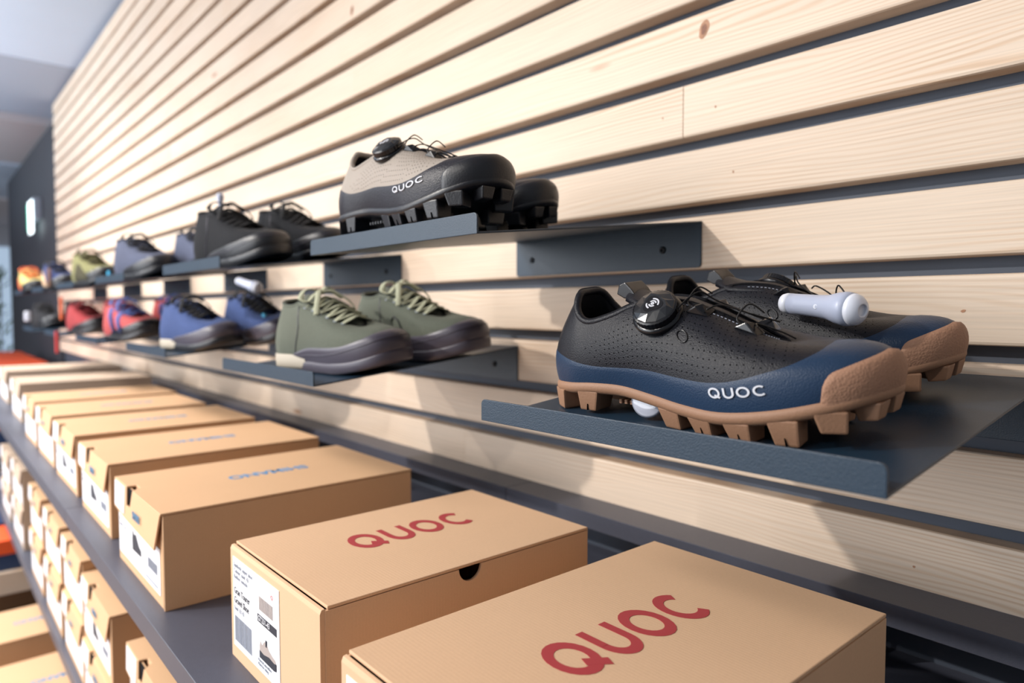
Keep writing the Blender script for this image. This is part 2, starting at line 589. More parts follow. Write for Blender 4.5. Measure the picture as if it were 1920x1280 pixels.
# knots that stand out on the nearest boards, let into the face of the plank they sit in
M['knot'] = mat('pine_knot', srgb(176, 128, 96), 0.6, mottle=0.25, mscale=160)
M['knot_heart'] = mat('pine_knot_heart', srgb(140, 92, 68), 0.6, mottle=0.2, mscale=200)
for kx, kz, ka, kb, tl in ((-0.5190, 0.3570, .0068, .0120, -0.35), (-0.5003, 0.2553, .0012, .0018, 0), (-0.4739, 0.1698, .0012, .0016, 0), (-0.5819, 0.2574, .0011, .0015, 0), (-0.2203, -0.0026, .0022, .0014, 0.3), (-0.2574, -0.2677, .0013, .0012, 0), (-1.4515, 0.6780, .0060, .0110, -0.3)):
    host = min((o for o in wall.children if abs(kx - o.location.x) <= o.dimensions.x / 2), key=lambda o: abs(o.location.z - kz))
    for s_, mm_ in ((1.0, 'knot'), (0.55, 'knot_heart')):
        if s_ < 1 and ka < .004:
            continue
        el = [(ka * s_ * math.cos(t) * (1 + .1 * math.sin(3 * t)), kb * s_ * math.sin(t)) for t in [i * PI / 10 for i in range(20)]]
        el = [(a * math.cos(tl) - b * math.sin(tl), a * math.sin(tl) + b * math.cos(tl)) for a, b in el]
        lx, lz, y_ = kx - host.location.x, kz - host.location.z, WY - 0.789
        mb = MB(); mb.prism(el, lambda p: (lx + p[0], y_ - (.0003 if s_ == 1 else .0005), lz + p[1]), lambda p: (lx + p[0], y_ + .001, lz + p[1]))
        mb.build('knot', M[mm_], host)

tag(MB().box(-16, 3.0, -4.0, 1.6, -1.36, -1.30).build('floor', M['floor']), kind='structure')
# ceiling: white bay, then lower bays coloured grey and taupe further off
cl = tag(MB().box(-4.95, 1.3, -0.9, 1.6, 1.452, 1.62).build('ceiling', M['white_paint']), kind='structure')
for i, (xa, xb, zb, mm_) in enumerate(((-6.35, -4.951, 1.447, 'grey_matt'), (-8.20, -6.351, 1.395, 'taupe_matt'), (-10.6, -8.201, 1.37, 'grey_matt'), (-14.0, -10.601, 1.34, 'taupe_matt'))):
    tag(MB().box(xa, xb, -0.9, 1.6, zb, 1.62).build('trim_%d' % (i + 1), M[mm_], bevel=0.006), kind='structure')
tag(MB().box(-9.1, -5.803, 0.79, 0.90, -1.30, 1.33).build('wall_back', M['dark_paint']), kind='structure')
tag(MB().box(-14.1, -14.0, -4.0, 1.6, -1.30, 1.62).build('wall_left', M['pale_wall']), kind='structure')
wn = tag(MB().box(-13.999, -13.96, 0.55, 1.35, -1.0, 1.0).build('window_1', M['window']), kind='structure')
for a in (0.55, 0.95, 1.31):
    MB().box(-13.96, -13.92, a, a + 0.04, -1.0, 1.0).build('window_frame', M['frame'], wn)

# far leafy plant by the window
pl = empty('potted_plant', (-13.2, 1.0, -1.30), 'leafy green plant standing by the far window at the left picture edge', 'plant')
MB().lathe([(0.12, 0), (0.17, 0.32), (0.15, 0.32), (0.14, 0.26)], n=20).build('pot', M['grey_matt'], pl, smooth=True)
mb = MB()
for i in range(70):
    a = R.uniform(0, 2 * PI); h = R.uniform(0.35, 1.9); l = R.uniform(0.10, 0.22)
    c = Vector((math.cos(a) * 0.05, math.sin(a) * 0.05, h)); d = Vector((math.cos(a), math.sin(a), R.uniform(0.2, 0.9))) * l
    s = Vector((-math.sin(a), math.cos(a), 0)) * 0.03
    mb.add([c, c + d * 0.5 + s, c + d, c + d * 0.5 - s], [(0, 1, 2, 3)])
tag(mb.build('foliage', M['foliage'], pl), kind='stuff')
MB().tube([(0, 0, 0.2), (0.02, 0, 1.0), (0, 0.02, 1.9)], 0.012).build('stem', M['moss_dark'], pl)

# lit sign on the dark wall
sg = empty('exit_sign', (-6.75, 0.788, 0.76), 'small lit white and green sign on the charcoal wall past the wood', 'sign')
MB().box(-0.16, 0.16, -0.055, 0.0, -0.05, 0.115).build('housing', M['sign_frame'], sg, bevel=0.008)
MB().box(-0.10, 0.14, -0.062, -0.0555, -0.16, 0.095).build('lit_panel', M['sign_white'], sg)
MB().box(-0.16, -0.10, -0.062, -0.0555, -0.13, 0.085).build('green_panel', M['sign_green'], sg)

# ================================================================== SHELVING UNIT
SZ = -0.3725          # top of the shelf the boxes stand on
sh = empty('shelving_unit', (-1.8, 0.5, -1.30), 'long anthracite metal shelving unit running below the wooden wall, loaded with shoe boxes', 'shelving')


def P(mb, name, m, par, **k):
    """build in world coordinates, then move under a root empty"""
    o = mb.build(name, m, par, **k)
    o.matrix_parent_inverse = Matrix.Translation(par.location).inverted()
    return o


def shelf_board(x0, x1, y0, y1, zt, drop=0.028):
    mb = MB()
    t = 0.002
    # folded sheet: top skin, front face, return lip
    pr = [(y1, zt), (y0, zt), (y0, zt - drop), (y0 + 0.018, zt - drop), (y0 + 0.018, zt - drop + t), (y0 + t, zt - drop + t), (y0 + t, zt - t), (y1, zt - t)]
    mb.prism(pr, lambda p: (x0, p[0], p[1]), lambda p: (x1, p[0], p[1]))
    return mb


edges = [0.9, -0.30, -1.50, -2.70, -3.90]
for a, b in zip(edges[:-1], edges[1:]):
    for (ya, zt) in ((0.200, SZ), (0.222, -0.752), (0.05, -1.10)):
        P(shelf_board(b + 0.0008, a - 0.0008, ya, 0.80, zt), 'shelf_board', M['shelf'], sh, bevel=0.0006, seg=1)
# raised ledge at the back, folded sheet with a front face
LZ = -0.2895
led = [1.0, -0.84, -2.68, -4.52]
for a, b in zip(led[:-1], led[1:]):
    y0 = 0.715
    pr = [(0.801, LZ), (y0, LZ), (y0, LZ - 0.0235), (y0 + 0.012, LZ - 0.0235), (y0 + 0.012, LZ - 0.0215), (y0 + 0.002, LZ - 0.0215), (y0 + 0.002, LZ - 0.002), (0.801, LZ - 0.002)]
    mb = MB(); mb.prism(pr, lambda p: (b + 0.0006, p[0], p[1]), lambda p: (a - 0.0006, p[0], p[1]))
    P(mb, 'back_ledge', M['shelf'], sh, bevel=0.0006, seg=1)
for x in edges:
    for y in (0.76,):
        P(MB().box(x - 0.015, x + 0.015, y - 0.02, y + 0.02, -1.30, -0.3918 + 0.078), 'upright', M['shelf'], sh, bevel=0.001, seg=1)

# ================================================================== WALL SHELVES (folded steel trays)
TW, TY0, TY1, DROP = 0.3628, 0.4074, WY, 0.0402
TILT = math.atan2(DROP, TY1 - TY0)


def make_tray():
    r = empty('shoe_shelf')
    t = 0.0022
    # local origin: left end, back edge at the wall, top of plate
    y0 = TY0 - TY1
    z0 = -DROP
    W = TW
    mb = MB()
    mb.prism([(0.0, 0.0), (y0, z0), (y0, z0 - t), (0.0, -t)], lambda p: (0, p[0], p[1]), lambda p: (W, p[0], p[1]))
    mb.build('shelf_plate', M['metal'], r, bevel=0.0005, seg=1)
    # lip with rounded corners
    h, cr = 0.0182, 0.005
    o = [(0, -t)] + [(0 + cr - cr * math.cos(a), h - cr + cr * math.sin(a)) for a in [i * PI / 10 for i in range(6)]] + \
        [(W - cr + cr * math.sin(a), h - cr + cr * math.cos(a)) for a in [i * PI / 10 for i in range(6)]] + [(W, -t)]
    mb = MB()
    mb.prism(o, lambda p: (p[0], y0 - t, z0 + p[1]), lambda p: (p[0], y0, z0 + p[1]))
    mb.build('front_lip', M['metal'], r, bevel=0.0006, seg=2)
    # flange screwed to the plank, with a screw near each end
    fh = 0.0600
    o = [(0, 0)] + [(cr - cr * math.cos(a), -fh + cr - cr * math.sin(a)) for a in [i * PI / 10 for i in range(6)]] + \
        [(W - cr + cr * math.sin(a), -fh + cr - cr * math.cos(a)) for a in [i * PI / 10 for i in range(6)]] + [(W, 0)]
    mb = MB()
    mb.prism(o, lambda p: (p[0], -t, p[1]), lambda p: (p[0], 0.0, p[1]))
    fl = mb.build('wall_flange', M['metal'], r, bevel=0.0005, seg=1)
    for sx in (0.040, W - 0.060):
        MB().lathe([(0.0050, 0), (0.0050, 0.0012), (0.0038, 0.0022), (0.0018, 0.0024), (0.0016, 0.0012)], (sx, -t, -0.034), (0, -1, 0), 16).build('screw', M['screw'], fl, smooth=True)
    return r


tray = make_tray()
LOWX, UPX, STEP = -0.512, -0.881, 0.7295
ZU, ZL = 0.1133, -0.0640
names = {
    ('low', 0): 'blue-grey folded steel shelf under the nearest black and navy gum-soled shoes',
    ('up', 0): 'blue-grey folded steel shelf under the beige and black cleated shoes',
    ('low', 1): 'blue-grey folded steel shelf under the olive canvas shoes',
    ('up', 1): 'blue-grey folded steel shelf under the black lace-up shoes',
    ('low', 2): 'steel shelf under the blue lace-up shoes, lower row',
    ('up', 2): 'steel shelf under the grey-blue shoes, upper row',
    ('low', 3): 'steel shelf under the coral shoes with periwinkle straps',
    ('up', 3): 'steel shelf under the moss green boots, upper row',
    ('low', 4): 'steel shelf under the plain red shoes at the end of the wood',
    ('up', 4): 'steel shelf under the navy and tan shoes at far left, upper row',
    ('low', 5): 'steel shelf under the dark shoes at far left, lower row',
    ('up', 5): 'steel shelf under the orange shoes at far left, upper row',
}
for n in range(6):
    for row, x0, z in (('low', LOWX, ZL), ('up', UPX, ZU)):
        o = tray if (n, row) == (0, 'low') else copy_tree(tray)
        o.location = (x0 - STEP * n, WY, z)
        tag(o, names[(row, n)], 'shelf', 'folded steel shoe shelves on the wooden wall')


def tray_z(y, row):
    return (ZU if row == 'up' else ZL) + (y - TY1) * DROP / (TY1 - TY0)

# ================================================================== SHOE BOXES
def add_label_print(parent, W, zc, hgt, kind, ox, y):
    """prints on the end label: local x across, z up"""
    e = 0.0003
    if kind == 'detailed':
        t1 = 'Synthetic upper shoe\nColour: sand  43\nRubber outsole'
        text_mesh(t1, 0.0062, M['ink_grey'], 'label_print', parent, (ox + 0.003, y, zc + hgt * 0.40), (1, 0, 0), (0, 0, 1), e)
        text_mesh('Gran Tourer', 0.0098, M['ink'], 'label_print', parent, (ox + 0.003, y, zc + hgt * 0.10), (1, 0, 0), (0, 0, 1), e, 0.86)
        text_mesh('Gravel Shoe', 0.0098, M['ink'], 'label_print', parent, (ox + 0.003, y, zc - hgt * 0.005), (1, 0, 0), (0, 0, 1), e, 0.86)
        text_mesh('Sand  EU 43', 0.0064, M['ink_grey'], 'label_print', parent, (ox + 0.003, y, zc - hgt * 0.085), (1, 0, 0), (0, 0, 1), e, 0.9)
        mb = MB()
        x = ox + 0.004
        while x < ox + W * 0.42:
            ww = R.choice((0.0006, 0.0011, 0.0018))
            mb.box(x, x + ww, y - e, y, zc - hgt * 0.43, zc - hgt * 0.15)
            x += ww + R.choice((0.0007, 0.0012))
        mb.build('barcode', M['ink_grey'], parent)
        mb = MB()
        x = ox + W * 0.60
        while x < ox + W * 0.88:
            ww = R.choice((0.0008, 0.0014))
            mb.box(x, x + ww, y - e, y, zc + hgt * 0.15, zc + hgt * 0.29)
            x += ww + 0.0012
        mb.build('barcode', M['ink_beige'], parent)
        MB().box(ox + W * 0.56, ox + W * 0.95, y - e, y, zc + hgt * 0.015, zc + hgt * 0.095).build('label_print', M['ink'], parent)
        text_mesh('GT231-43', 0.0075, M['paper'], 'label_print', parent, (ox + W * 0.575, y - e, zc + hgt * 0.033), (1, 0, 0), (0, 0, 1), e, 0.95)
        text_mesh('Q', 0.0055, M['ink_pink'], 'label_print', parent, (ox + W * 0.84, y, zc + hgt * 0.36), (1, 0, 0), (0, 0, 1), e, 1.2)
        # small printed shoe
        sx, sz, s = ox + W * 0.60, zc - hgt * 0.30, W * 0.0042
        up = [(0, 12), (4, 20), (12, 15), (22, 24), (30, 27), (44, 17), (62, 12), (74, 10), (80, 4), (78, -4), (0, -4)]
        mb = MB(); mb.prism(up, lambda p: (sx + p[0] * s, y, sz + p[1] * s * 1.15), lambda p: (sx + p[0] * s, y - e, sz + p[1] * s * 1.15))
        mb.build('printed_shoe', M['ink_beige'], parent)
        so = [(0, 4), (20, 2), (46, 6), (70, 4), (80, 6), (80, -6), (70, -8), (0, -8)]
        mb = MB(); mb.prism(so, lambda p: (sx + p[0] * s, y - e, sz + p[1] * s * 1.15), lambda p: (sx + p[0] * s, y - 2 * e, sz + p[1] * s * 1.15))
        mb.build('printed_sole', M['ink'], parent)
        MB().box(sx + 30 * s, sx + 36 * s, y - 2 * e, y, sz + 22 * s, sz + 34 * s).build('printed_strap', M['ink'], parent)
        text_mesh('Material: microfibre\nMade for riding', 0.0042, M['ink_grey'], 'label_print', parent, (ox + W * 0.56, y, zc - hgt * 0.40), (1, 0, 0), (0, 0, 1), e)
    else:
        mb = MB()
        sx, sz, s = ox + W * 0.36, zc + hgt * 0.02, W * 0.0028
        up = [(0, 10), (6, 26), (20, 18), (34, 22), (60, 6), (78, 2), (80, -8), (0, -10)]
        mb.prism(up, lambda p: (sx + p[0] * s, y, sz + p[1] * s * 1.3), lambda p: (sx + p[0] * s, y - e, sz + p[1] * s * 1.3))
        mb.build('printed_shoe', M['ink'], parent)
        text_mesh('RC3\nWIDE  42.0', 0.0080, M['ink_grey'], 'label_print', parent, (ox + 0.006, y, zc + hgt * 0.33), (1, 0, 0), (0, 0, 1), e)
        mb = MB()
        x = ox + W * 0.74
        while x < ox + W * 0.94:
            mb.box(x, x + 0.0012, y - e, y, zc - hgt * 0.12, zc + hgt * 0.12)
            x += 0.0026
        mb.build('barcode', M['ink_grey'], parent)
        MB().box(ox + W * 0.68, ox + W * 0.95, y - e, y, zc - hgt * 0.42, zc - hgt * 0.37).build('label_print', M['ink_grey'], parent)


def mailer_box(x0, x1, y0, y1, zb, zt, label, text_c, text_h, notch=None, detailed=True):
    """folded mailer: panels, tucked lid, thumb notch in the right-hand side, red lettering"""
    W, D, H = x1 - x0, y1 - y0, zt - zb
    r = empty('shoe_box', (x0, y0, zb), label, 'box')
    t = 0.0030
    m = M['card2']
    MB().box(0, W, 0.002, D, 0, t).build('bottom', m, r)
    # front end: double wall standing a touch below the lid, rounded fold on top
    pr = [(0, 0), (0, H - 0.006), (0.0015, H - 0.0025), (0.0045, H - 0.0020), (0.0065, H - 0.005), (0.0065, 0)]
    mb = MB(); mb.prism(pr, lambda p: (0.0012, p[0], p[1]), lambda p: (W - 0.0012, p[0], p[1]))
    fe = mb.build('front_end', m, r, bevel=0.0007, seg=2)
    MB().box(0.0012, W - 0.0012, D - 0.006, D, 0, H - 0.003).build('back_end', m, r, bevel=0.0006, seg=1)
    MB().box(0, t, 0.004, D - 0.002, 0, H - 0.0035).build('side_panel', m, r, bevel=0.0006, seg=1)
    # right side with notch
    if notch:
        ny, nr = notch[0] - y0, notch[1]
        o = [(0.0045, 0), (0.0045, H - 0.0035), (ny - nr, H - 0.0035)] + [(ny - nr * math.cos(a), H - 0.0035 - nr * math.sin(a)) for a in [PI * i / 14 for i in range(1, 14)]] + [(ny + nr, H - 0.0035), (D - 0.002, H - 0.0035), (D - 0.002, 0)]
    else:
        o = [(0.0045, 0), (0.0045, H - 0.0035), (D - 0.002, H - 0.0035), (D - 0.002, 0)]
    mb = MB(); mb.prism(o, lambda p: (W - t, p[0], p[1]), lambda p: (W, p[0], p[1]))
    mb.build('side_panel', m, r)
    # lid
    lid = MB().box(0.0004, W - 0.0004, 0.0066, D - 0.001, H - t, H).build('lid', m, r, bevel=0.0009, seg=2)
    # lettering on the lid: reads from the front of the shelf towards the wall
    cx, ya, yb = text_c[0] - x0, text_c[1] - y0, text_c[2] - y0
    s = (yb - ya) / 4.40
    fn = lambda px, py, lv: (cx + text_h * 0.5 - py * text_h, ya + px * s, H + 0.00012 + lv * 0.00018)
    letter_mesh(quoc_strokes(), fn, wd=0.215).build('lettering', M['ink_red'], lid)
    # label
    lw = W * 0.56
    lb = MB().box(0.010, 0.010 + lw, -0.0006, 0.0, H * 0.12, H * 0.90).build('label', M['paper'], fe)
    if detailed:
        for c in [1]:
            add_label_print(r, lw, H * 0.51, H * 0.78, 'detailed', 0.010, -0.0006)
    return r


def flap_box(x0, x1, y0, y1, zb, zt, label, group=None, text=True, mm='card', full=True, rot=0.0):
    """box with a hinged lid whose end flap hangs over the front, notch cut in the fold"""
    W, D, H = x1 - x0, y1 - y0, zt - zb
    r = empty('shoe_box', (x0, y0, zb), label, 'box', group)
    r.rotation_euler = (0, 0, rot)
    m = M[mm]
    t = 0.0028
    # carton: front panel stops short of the right side, which leaves a dark slot
    MB().box(0.001, W - 0.0045, 0.012, D - 0.001, 0, H - t - 0.0006).build('body', m, r, bevel=0.0008, seg=1)
    MB().box(0.001, W - 0.0095, 0.004, 0.0066, 0, H - t - 0.0006).build('front_panel', m, r, bevel=0.0004, seg=1)
    MB().box(W - 0.0040, W - 0.0005, 0.003, D - 0.001, 0, H - t - 0.0006).build('side_panel', m, r, bevel=0.0006, seg=1)
    fh = H * 0.38
    n0, n1 = W * 0.30, W * 0.40
    # lid top with the notch biting into its front edge
    o = [(0, 0), (n0, 0), (n0 + 0.002, 0.012), (n1 - 0.004, 0.013), (n1 + 0.008, 0), (W, 0), (W, D), (0, D)]
    mb = MB(); mb.prism(o, lambda p: (p[0], p[1], H - t), lambda p: (p[0], p[1], H))
    lid = mb.build('lid', m, r, bevel=0.0006, seg=1)
    # flap: two lobes either side of the notch, lower right corner flared out
    nd = fh * 0.55
    o = [(0, 0), (0, -fh * 0.90), (n0 * 0.9, -fh), (W * 0.55, -fh * 1.02), (W - 0.020, -fh * 1.04), (W - 0.002, 0), (n1 + 0.008, 0), (n1 - 0.004, -nd), (n0 + 0.001, -nd), (n0, 0)]
    fl = lambda p, yy: (p[0], yy - 0.0045 * min(1, -p[1] / fh) * (0.25 + 0.6 * p[0] / W), H - 0.0012 + p[1])
    mb = MB(); mb.prism(o, lambda p: fl(p, 0.0), lambda p: fl(p, 0.0024))
    flo = mb.build('lid_flap', m, r, bevel=0.0004, seg=1)
    MB().box(n0 - 0.002, n1 + 0.008, 0.0026, 0.0038, H - nd - 0.005, H - t - 0.0002).build('notch_shade', M['lining'], r)  # dark sheet stands in for the shade inside the notch
    # white sticker on the left lobe and white label below the flap
    tilt = lambda x, z: -0.0045 * min(1, -z / fh) * (0.25 + x / W) - 0.0006
    q = [(0.004, -0.002), (n0 - 0.010, -0.002), (n0 - 0.010, -fh * 0.86), (0.004, -fh * 0.82)]
    mb = MB(); mb.prism(q, lambda p: (p[0], tilt(*p), H - 0.0012 + p[1]), lambda p: (p[0], tilt(*p) + 0.0005, H - 0.0012 + p[1]))
    mb.build('sticker', M['paper'], flo)
    lw = W * 0.90
    lb = MB().box(0.006, 0.006 + lw, 0.0032, 0.0039, H * 0.11, H * 0.60).build('label', M['paper'], r)
    if full:
        add_label_print(lb, lw, H * 0.345, H * 0.45, 'plain', 0.006, 0.0032)
    if text:
        text_mesh('SHIMANO', 0.016 if full else 0.014, M['ink_blue'], 'flap_lettering', flo,
                  (W * 0.50, tilt(W * 0.6, -fh * 0.7) - 0.001, H - fh * 0.72), (1, 0, 0), (0, 0, 1), 0.0003, 0.55)
        # lid lettering, upside down as seen from the front of the shelf
        text_mesh('SHIMANO', 0.030, M['ink_blue'], 'lid_lettering', lid, (W * 0.5 - 0.011, 0.245, H + 0.0001), (0, -1, 0), (1, 0, 0), 0.0002, 0.90, 0.0011)
    return r


mailer_box(-0.452, -0.2165, 0.2265, 0.5960, SZ, -0.2500, 'nearest brown box with large raspberry lettering on its lid, front corner of the row',
           (-0.3355, 0.330, 0.489), 0.0470, None)
mailer_box(-0.7480, -0.5300, 0.2480, 0.5760, SZ, -0.2500, 'brown box with raspberry lettering, half-round thumb notch and large printed end label',
           (-0.6550, 0.343, 0.489), 0.0450, (0.4055, 0.0140))
rows = [
    (-1.155, -0.905, 0.218, 0.578, -0.2500, 'cardboard box with light blue upside-down lettering, behind the box with the thumb notch'),
    (-1.506, -1.250, 0.226, 0.588, -0.2500, 'cardboard box with faint blue lettering, fourth from the front of the top shelf'),
    (-1.842, -1.575, 0.229, 0.585, -0.2500, 'cardboard box with hanging white-stickered flap, fifth from the front of the top shelf'),
    (-2.160, -1.895, 0.232, 0.575, -0.2500, 'cardboard box, sixth from the front of the top shelf'),
    (-2.455, -2.205, 0.233, 0.585, -0.2490, 'cardboard box, seventh of the top shelf, just before the paler boxes'),
]
for i, (a, b, c, d, zt, lab) in enumerate(rows):
    flap_box(a, b, c, d, SZ, zt, lab, 'brown flap-lid shoe boxes on the top shelf', full=i < 3)
flap_box(-3.00, -2.72, 0.250, 0.640, SZ, -0.2440, 'pale cardboard box, nearer of two faded boxes at the far end of the top shelf', 'pale shoe boxes at the far end', text=False, mm='card_pale', full=False)
flap_box(-3.62, -3.30, 0.262, 0.660, SZ, -0.2440, 'pale cardboard box at the very far end of the top shelf', 'pale shoe boxes at the far end', text=False, mm='card_pale', full=False)

# second shelf: stacks of two
Z2 = -0.752
HB = 0.125
stack = [(-1.175, -0.925, -0.5135, 'nearest box on the middle shelf, half cut by the bottom picture edge'),
         (-1.557, -1.300, -0.5180, 'box on top of the second stack of the middle shelf'),
         (-1.795, -1.562, -0.4975, 'box on top of the third stack of the middle shelf'),
         (-2.078, -1.830, -0.4965, 'box on top of the fourth stack of the middle shelf'),
         (-2.372, -2.130, -0.4965, 'box on top of the fifth stack of the middle shelf'),
         ]
for i, (a, b, zt, lab) in enumerate(stack):
    zm = zt - 0.1265
    flap_box(a, b, 0.231, 0.59, zm + 0.0005, zt, 'brown ' + lab, 'brown boxes stacked on the middle shelf', full=i < 2, text=True)
    flap_box(a + 0.004, b + 0.002, 0.229, 0.588, Z2, zm, 'brown lower ' + lab.replace('on top', 'at the bottom') if 'on top' in lab else 'brown box under the nearest box of the middle shelf',
             'brown boxes stacked on the middle shelf', full=i < 2, text=True)
for i, (a, b, zt) in enumerate(((-2.86, -2.58, -0.500), (-3.24, -2.96, -0.515))):
    zm = zt - 0.1265
    w_ = ('nearer', 'farther')[i]
    flap_box(a, b, 0.232, 0.60, zm + 0.0005, zt, 'pale box topping the %s pale stack at the far end of the middle shelf' % w_, 'pale boxes on the middle shelf', text=False, mm='card_pale', full=False)
    flap_box(a + 0.003, b, 0.231, 0.60, Z2, zm, 'pale box at the bottom of the %s pale stack on the middle shelf' % w_, 'pale boxes on the middle shelf', text=False, mm='card_pale', full=False)
# bottom shelf: boxes pushed forward
Z3 = -1.10
for i, (a, b, ya, zt) in enumerate(((-2.13, -1.84, 0.060, -0.905), (-2.49, -2.255, 0.060, -0.895))):
    flap_box(a, b, ya, ya + 0.42, Z3, zt, 'larger brown box on the lowest shelf, %s, at the bottom left' % ('nearer of two' if i == 0 else 'farther of two'), 'larger boxes on the lowest shelf', full=False, text=True)

# low pine bench and orange and navy boxes beyond the end of the unit
be = empty('low_bench', (-3.2, 0.0, -1.10), 'pale wooden bench board low at the left edge beyond the larger boxes', 'bench')
P(MB().box(-3.55, -3.0, 0.06, 0.46, -1.02, -0.94), 'bench_top', M['pine'], be, bevel=0.003)
for x in (-3.5, -3.08):
    P(MB().box(x - 0.02, x + 0.02, 0.10, 0.42, -1.098, -1.021), 'leg', M['card_in'], be, bevel=0.002)


def lidded(x0, x1, y0, y1, zb, zt, lid, body, label, grp):
    W, D, H = x1 - x0, y1 - y0, zt - zb
    r = empty('shoe_box', (x0, y0, zb), label, 'box', grp)
    MB().box(0.004, W - 0.004, 0.004, D - 0.004, 0, H - 0.004).build('body', M[body], r, bevel=0.002)
    mb = MB()
    mb.box(0, W, 0, D, H - 0.003, H)
    mb.box(0, 0.003, 0, D, H - 0.05, H - 0.003)
    mb.box(W - 0.003, W, 0, D, H - 0.05, H - 0.003)
    mb.box(0.003, W - 0.003, 0, 0.003, H - 0.05, H - 0.003)
    mb.box(0.003, W - 0.003, D - 0.003, D, H - 0.05, H - 0.003)
    mb.build('lid', M[lid], r)
    return r


g = 'orange and navy boxes beyond the shelving'
tb = empty('display_table', (-5.4, 0.4, -1.30), 'low dark display table beyond the end of the shelving unit', 'table')
P(MB().box(-7.2, -4.25, 0.02, 0.70, -0.80, -0.76), 'table_top', M['shelf'], tb, bevel=0.003)
for x in (-7.1, -4.4):
    for y in (0.08, 0.64):
        P(MB().box(x - 0.03, x + 0.03, y - 0.03, y + 0.03, -1.2995, -0.8005), 'leg', M['shelf'], tb, bevel=0.002)
q = 0
for x in (-4.72, -5.32, -5.92, -6.52, -7.12):
    for zi, (zb, zt) in enumerate(((-0.7598, -0.56), (-0.5598, -0.36))):
        lidded(x, x + 0.46, 0.08 + 0.02 * zi, 0.66, zb, zt, 'orange_box', 'navy_box',
               'navy box with orange lid', g)
        q += 1
for i, x in enumerate((-3.50, -3.24)):
    lidded(x, x + 0.22, 0.10, 0.40, -0.9398, -0.83, 'orange_box' if i else 'navy_box', 'navy_box',
           'small %s box on the pale wooden bench at bottom left' % ('orange-lidded' if i else 'all navy'), 'small boxes on the low bench')

# ================================================================== SHOES
# one row per station from heel (first) to toe (last), metres, shoe 0.315 long
#   base x,y,z | top-line x,y,z | first handle | second handle
MTB = [
    (.006, 0, .024, .034, 0, .112, -.016, 0, .034, -.016, 0, -.026),
    (.014, .026, .024, .037, .017, .110, -.010, .005, .034, -.010, .008, -.026),
    (.038, .036, .025, .043, .028, .096, 0, .008, .028, 0, .007, -.022),
    (.068, .037, .027, .058, .031, .086, 0, .008, .025, 0, .008, -.020),
    (.100, .036, .027, .084, .029, .091, 0, .010, .026, 0, .012, -.020),
    (.135, .040, .023, .114, .020, .102, 0, .009, .030, 0, .020, -.016),
    (.170, .046, .019, .148, .012, .101, 0, .008, .030, .005, .027, -.012),
    (.205, .051, .018, .178, .009, .092, 0, .007, .030, .006, .033, -.008),
    (.243, .050, .023, .204, .007, .081, 0, .006, .034, .012, .036, -.005),
    (.277, .042, .031, .222, .005, .073, .004, .006, .034, .026, .028, -.002),
    (.300, .026, .038, .232, .003, .069, .008, .005, .036, .040, .014, .001),
    (.310, 0, .041, .235, 0, .068, .010, 0, .036, .048, 0, .004)]
FLAT = [
    (.010, 0, .018, .038, 0, .115, -.012, 0, .036, -.014, 0, -.032),
    (.018, .026, .018, .041, .016, .1145, -.010, .006, .036, -.010, .008, -.030),
    (.038, .037, .018, .050, .026, .112, 0, .009, .036, 0, .009, -.030),
    (.068, .039, .018, .068, .031, .109, 0, .010, .034, 0, .011, -.030),
    (.100, .040, .018, .090, .033, .109, 0, .010, .034, 0, .013, -.026),
    (.135, .043, .018, .112, .033, .113, 0, .010, .036, 0, .015, -.022),
    (.170, .048, .017, .142, .030, .106, 0, .009, .036, .004, .021, -.018),
    (.205, .053, .018, .170, .028, .095, 0, .008, .036, .006, .025, -.014),
    (.243, .053, .021, .196, .024, .083, 0, .007, .036, .010, .030, -.010),
    (.277, .047, .027, .215, .017, .075, .004, .007, .036, .024, .028, -.005),
    (.302, .032, .034, .226, .008, .070, .008, .006, .036, .036, .018, .000),
    (.313, 0, .037, .229, 0, .069, .008, 0, .036, .044, 0, .002)]


def boot(t, dz=0.010):
    out = []
    for i, r in enumerate(t):
        r = list(r)
        f = max(0.0, 1 - i / 7.0)
        r[5] += dz * (0.35 + 0.65 * f) * (1 if i < 7 else 0.3)
        out.append(tuple(r))
    return out


FLAT = [tuple(v * (1.08 if c in (5,) else 1.0) for c, v in enumerate(r)) for r in FLAT]


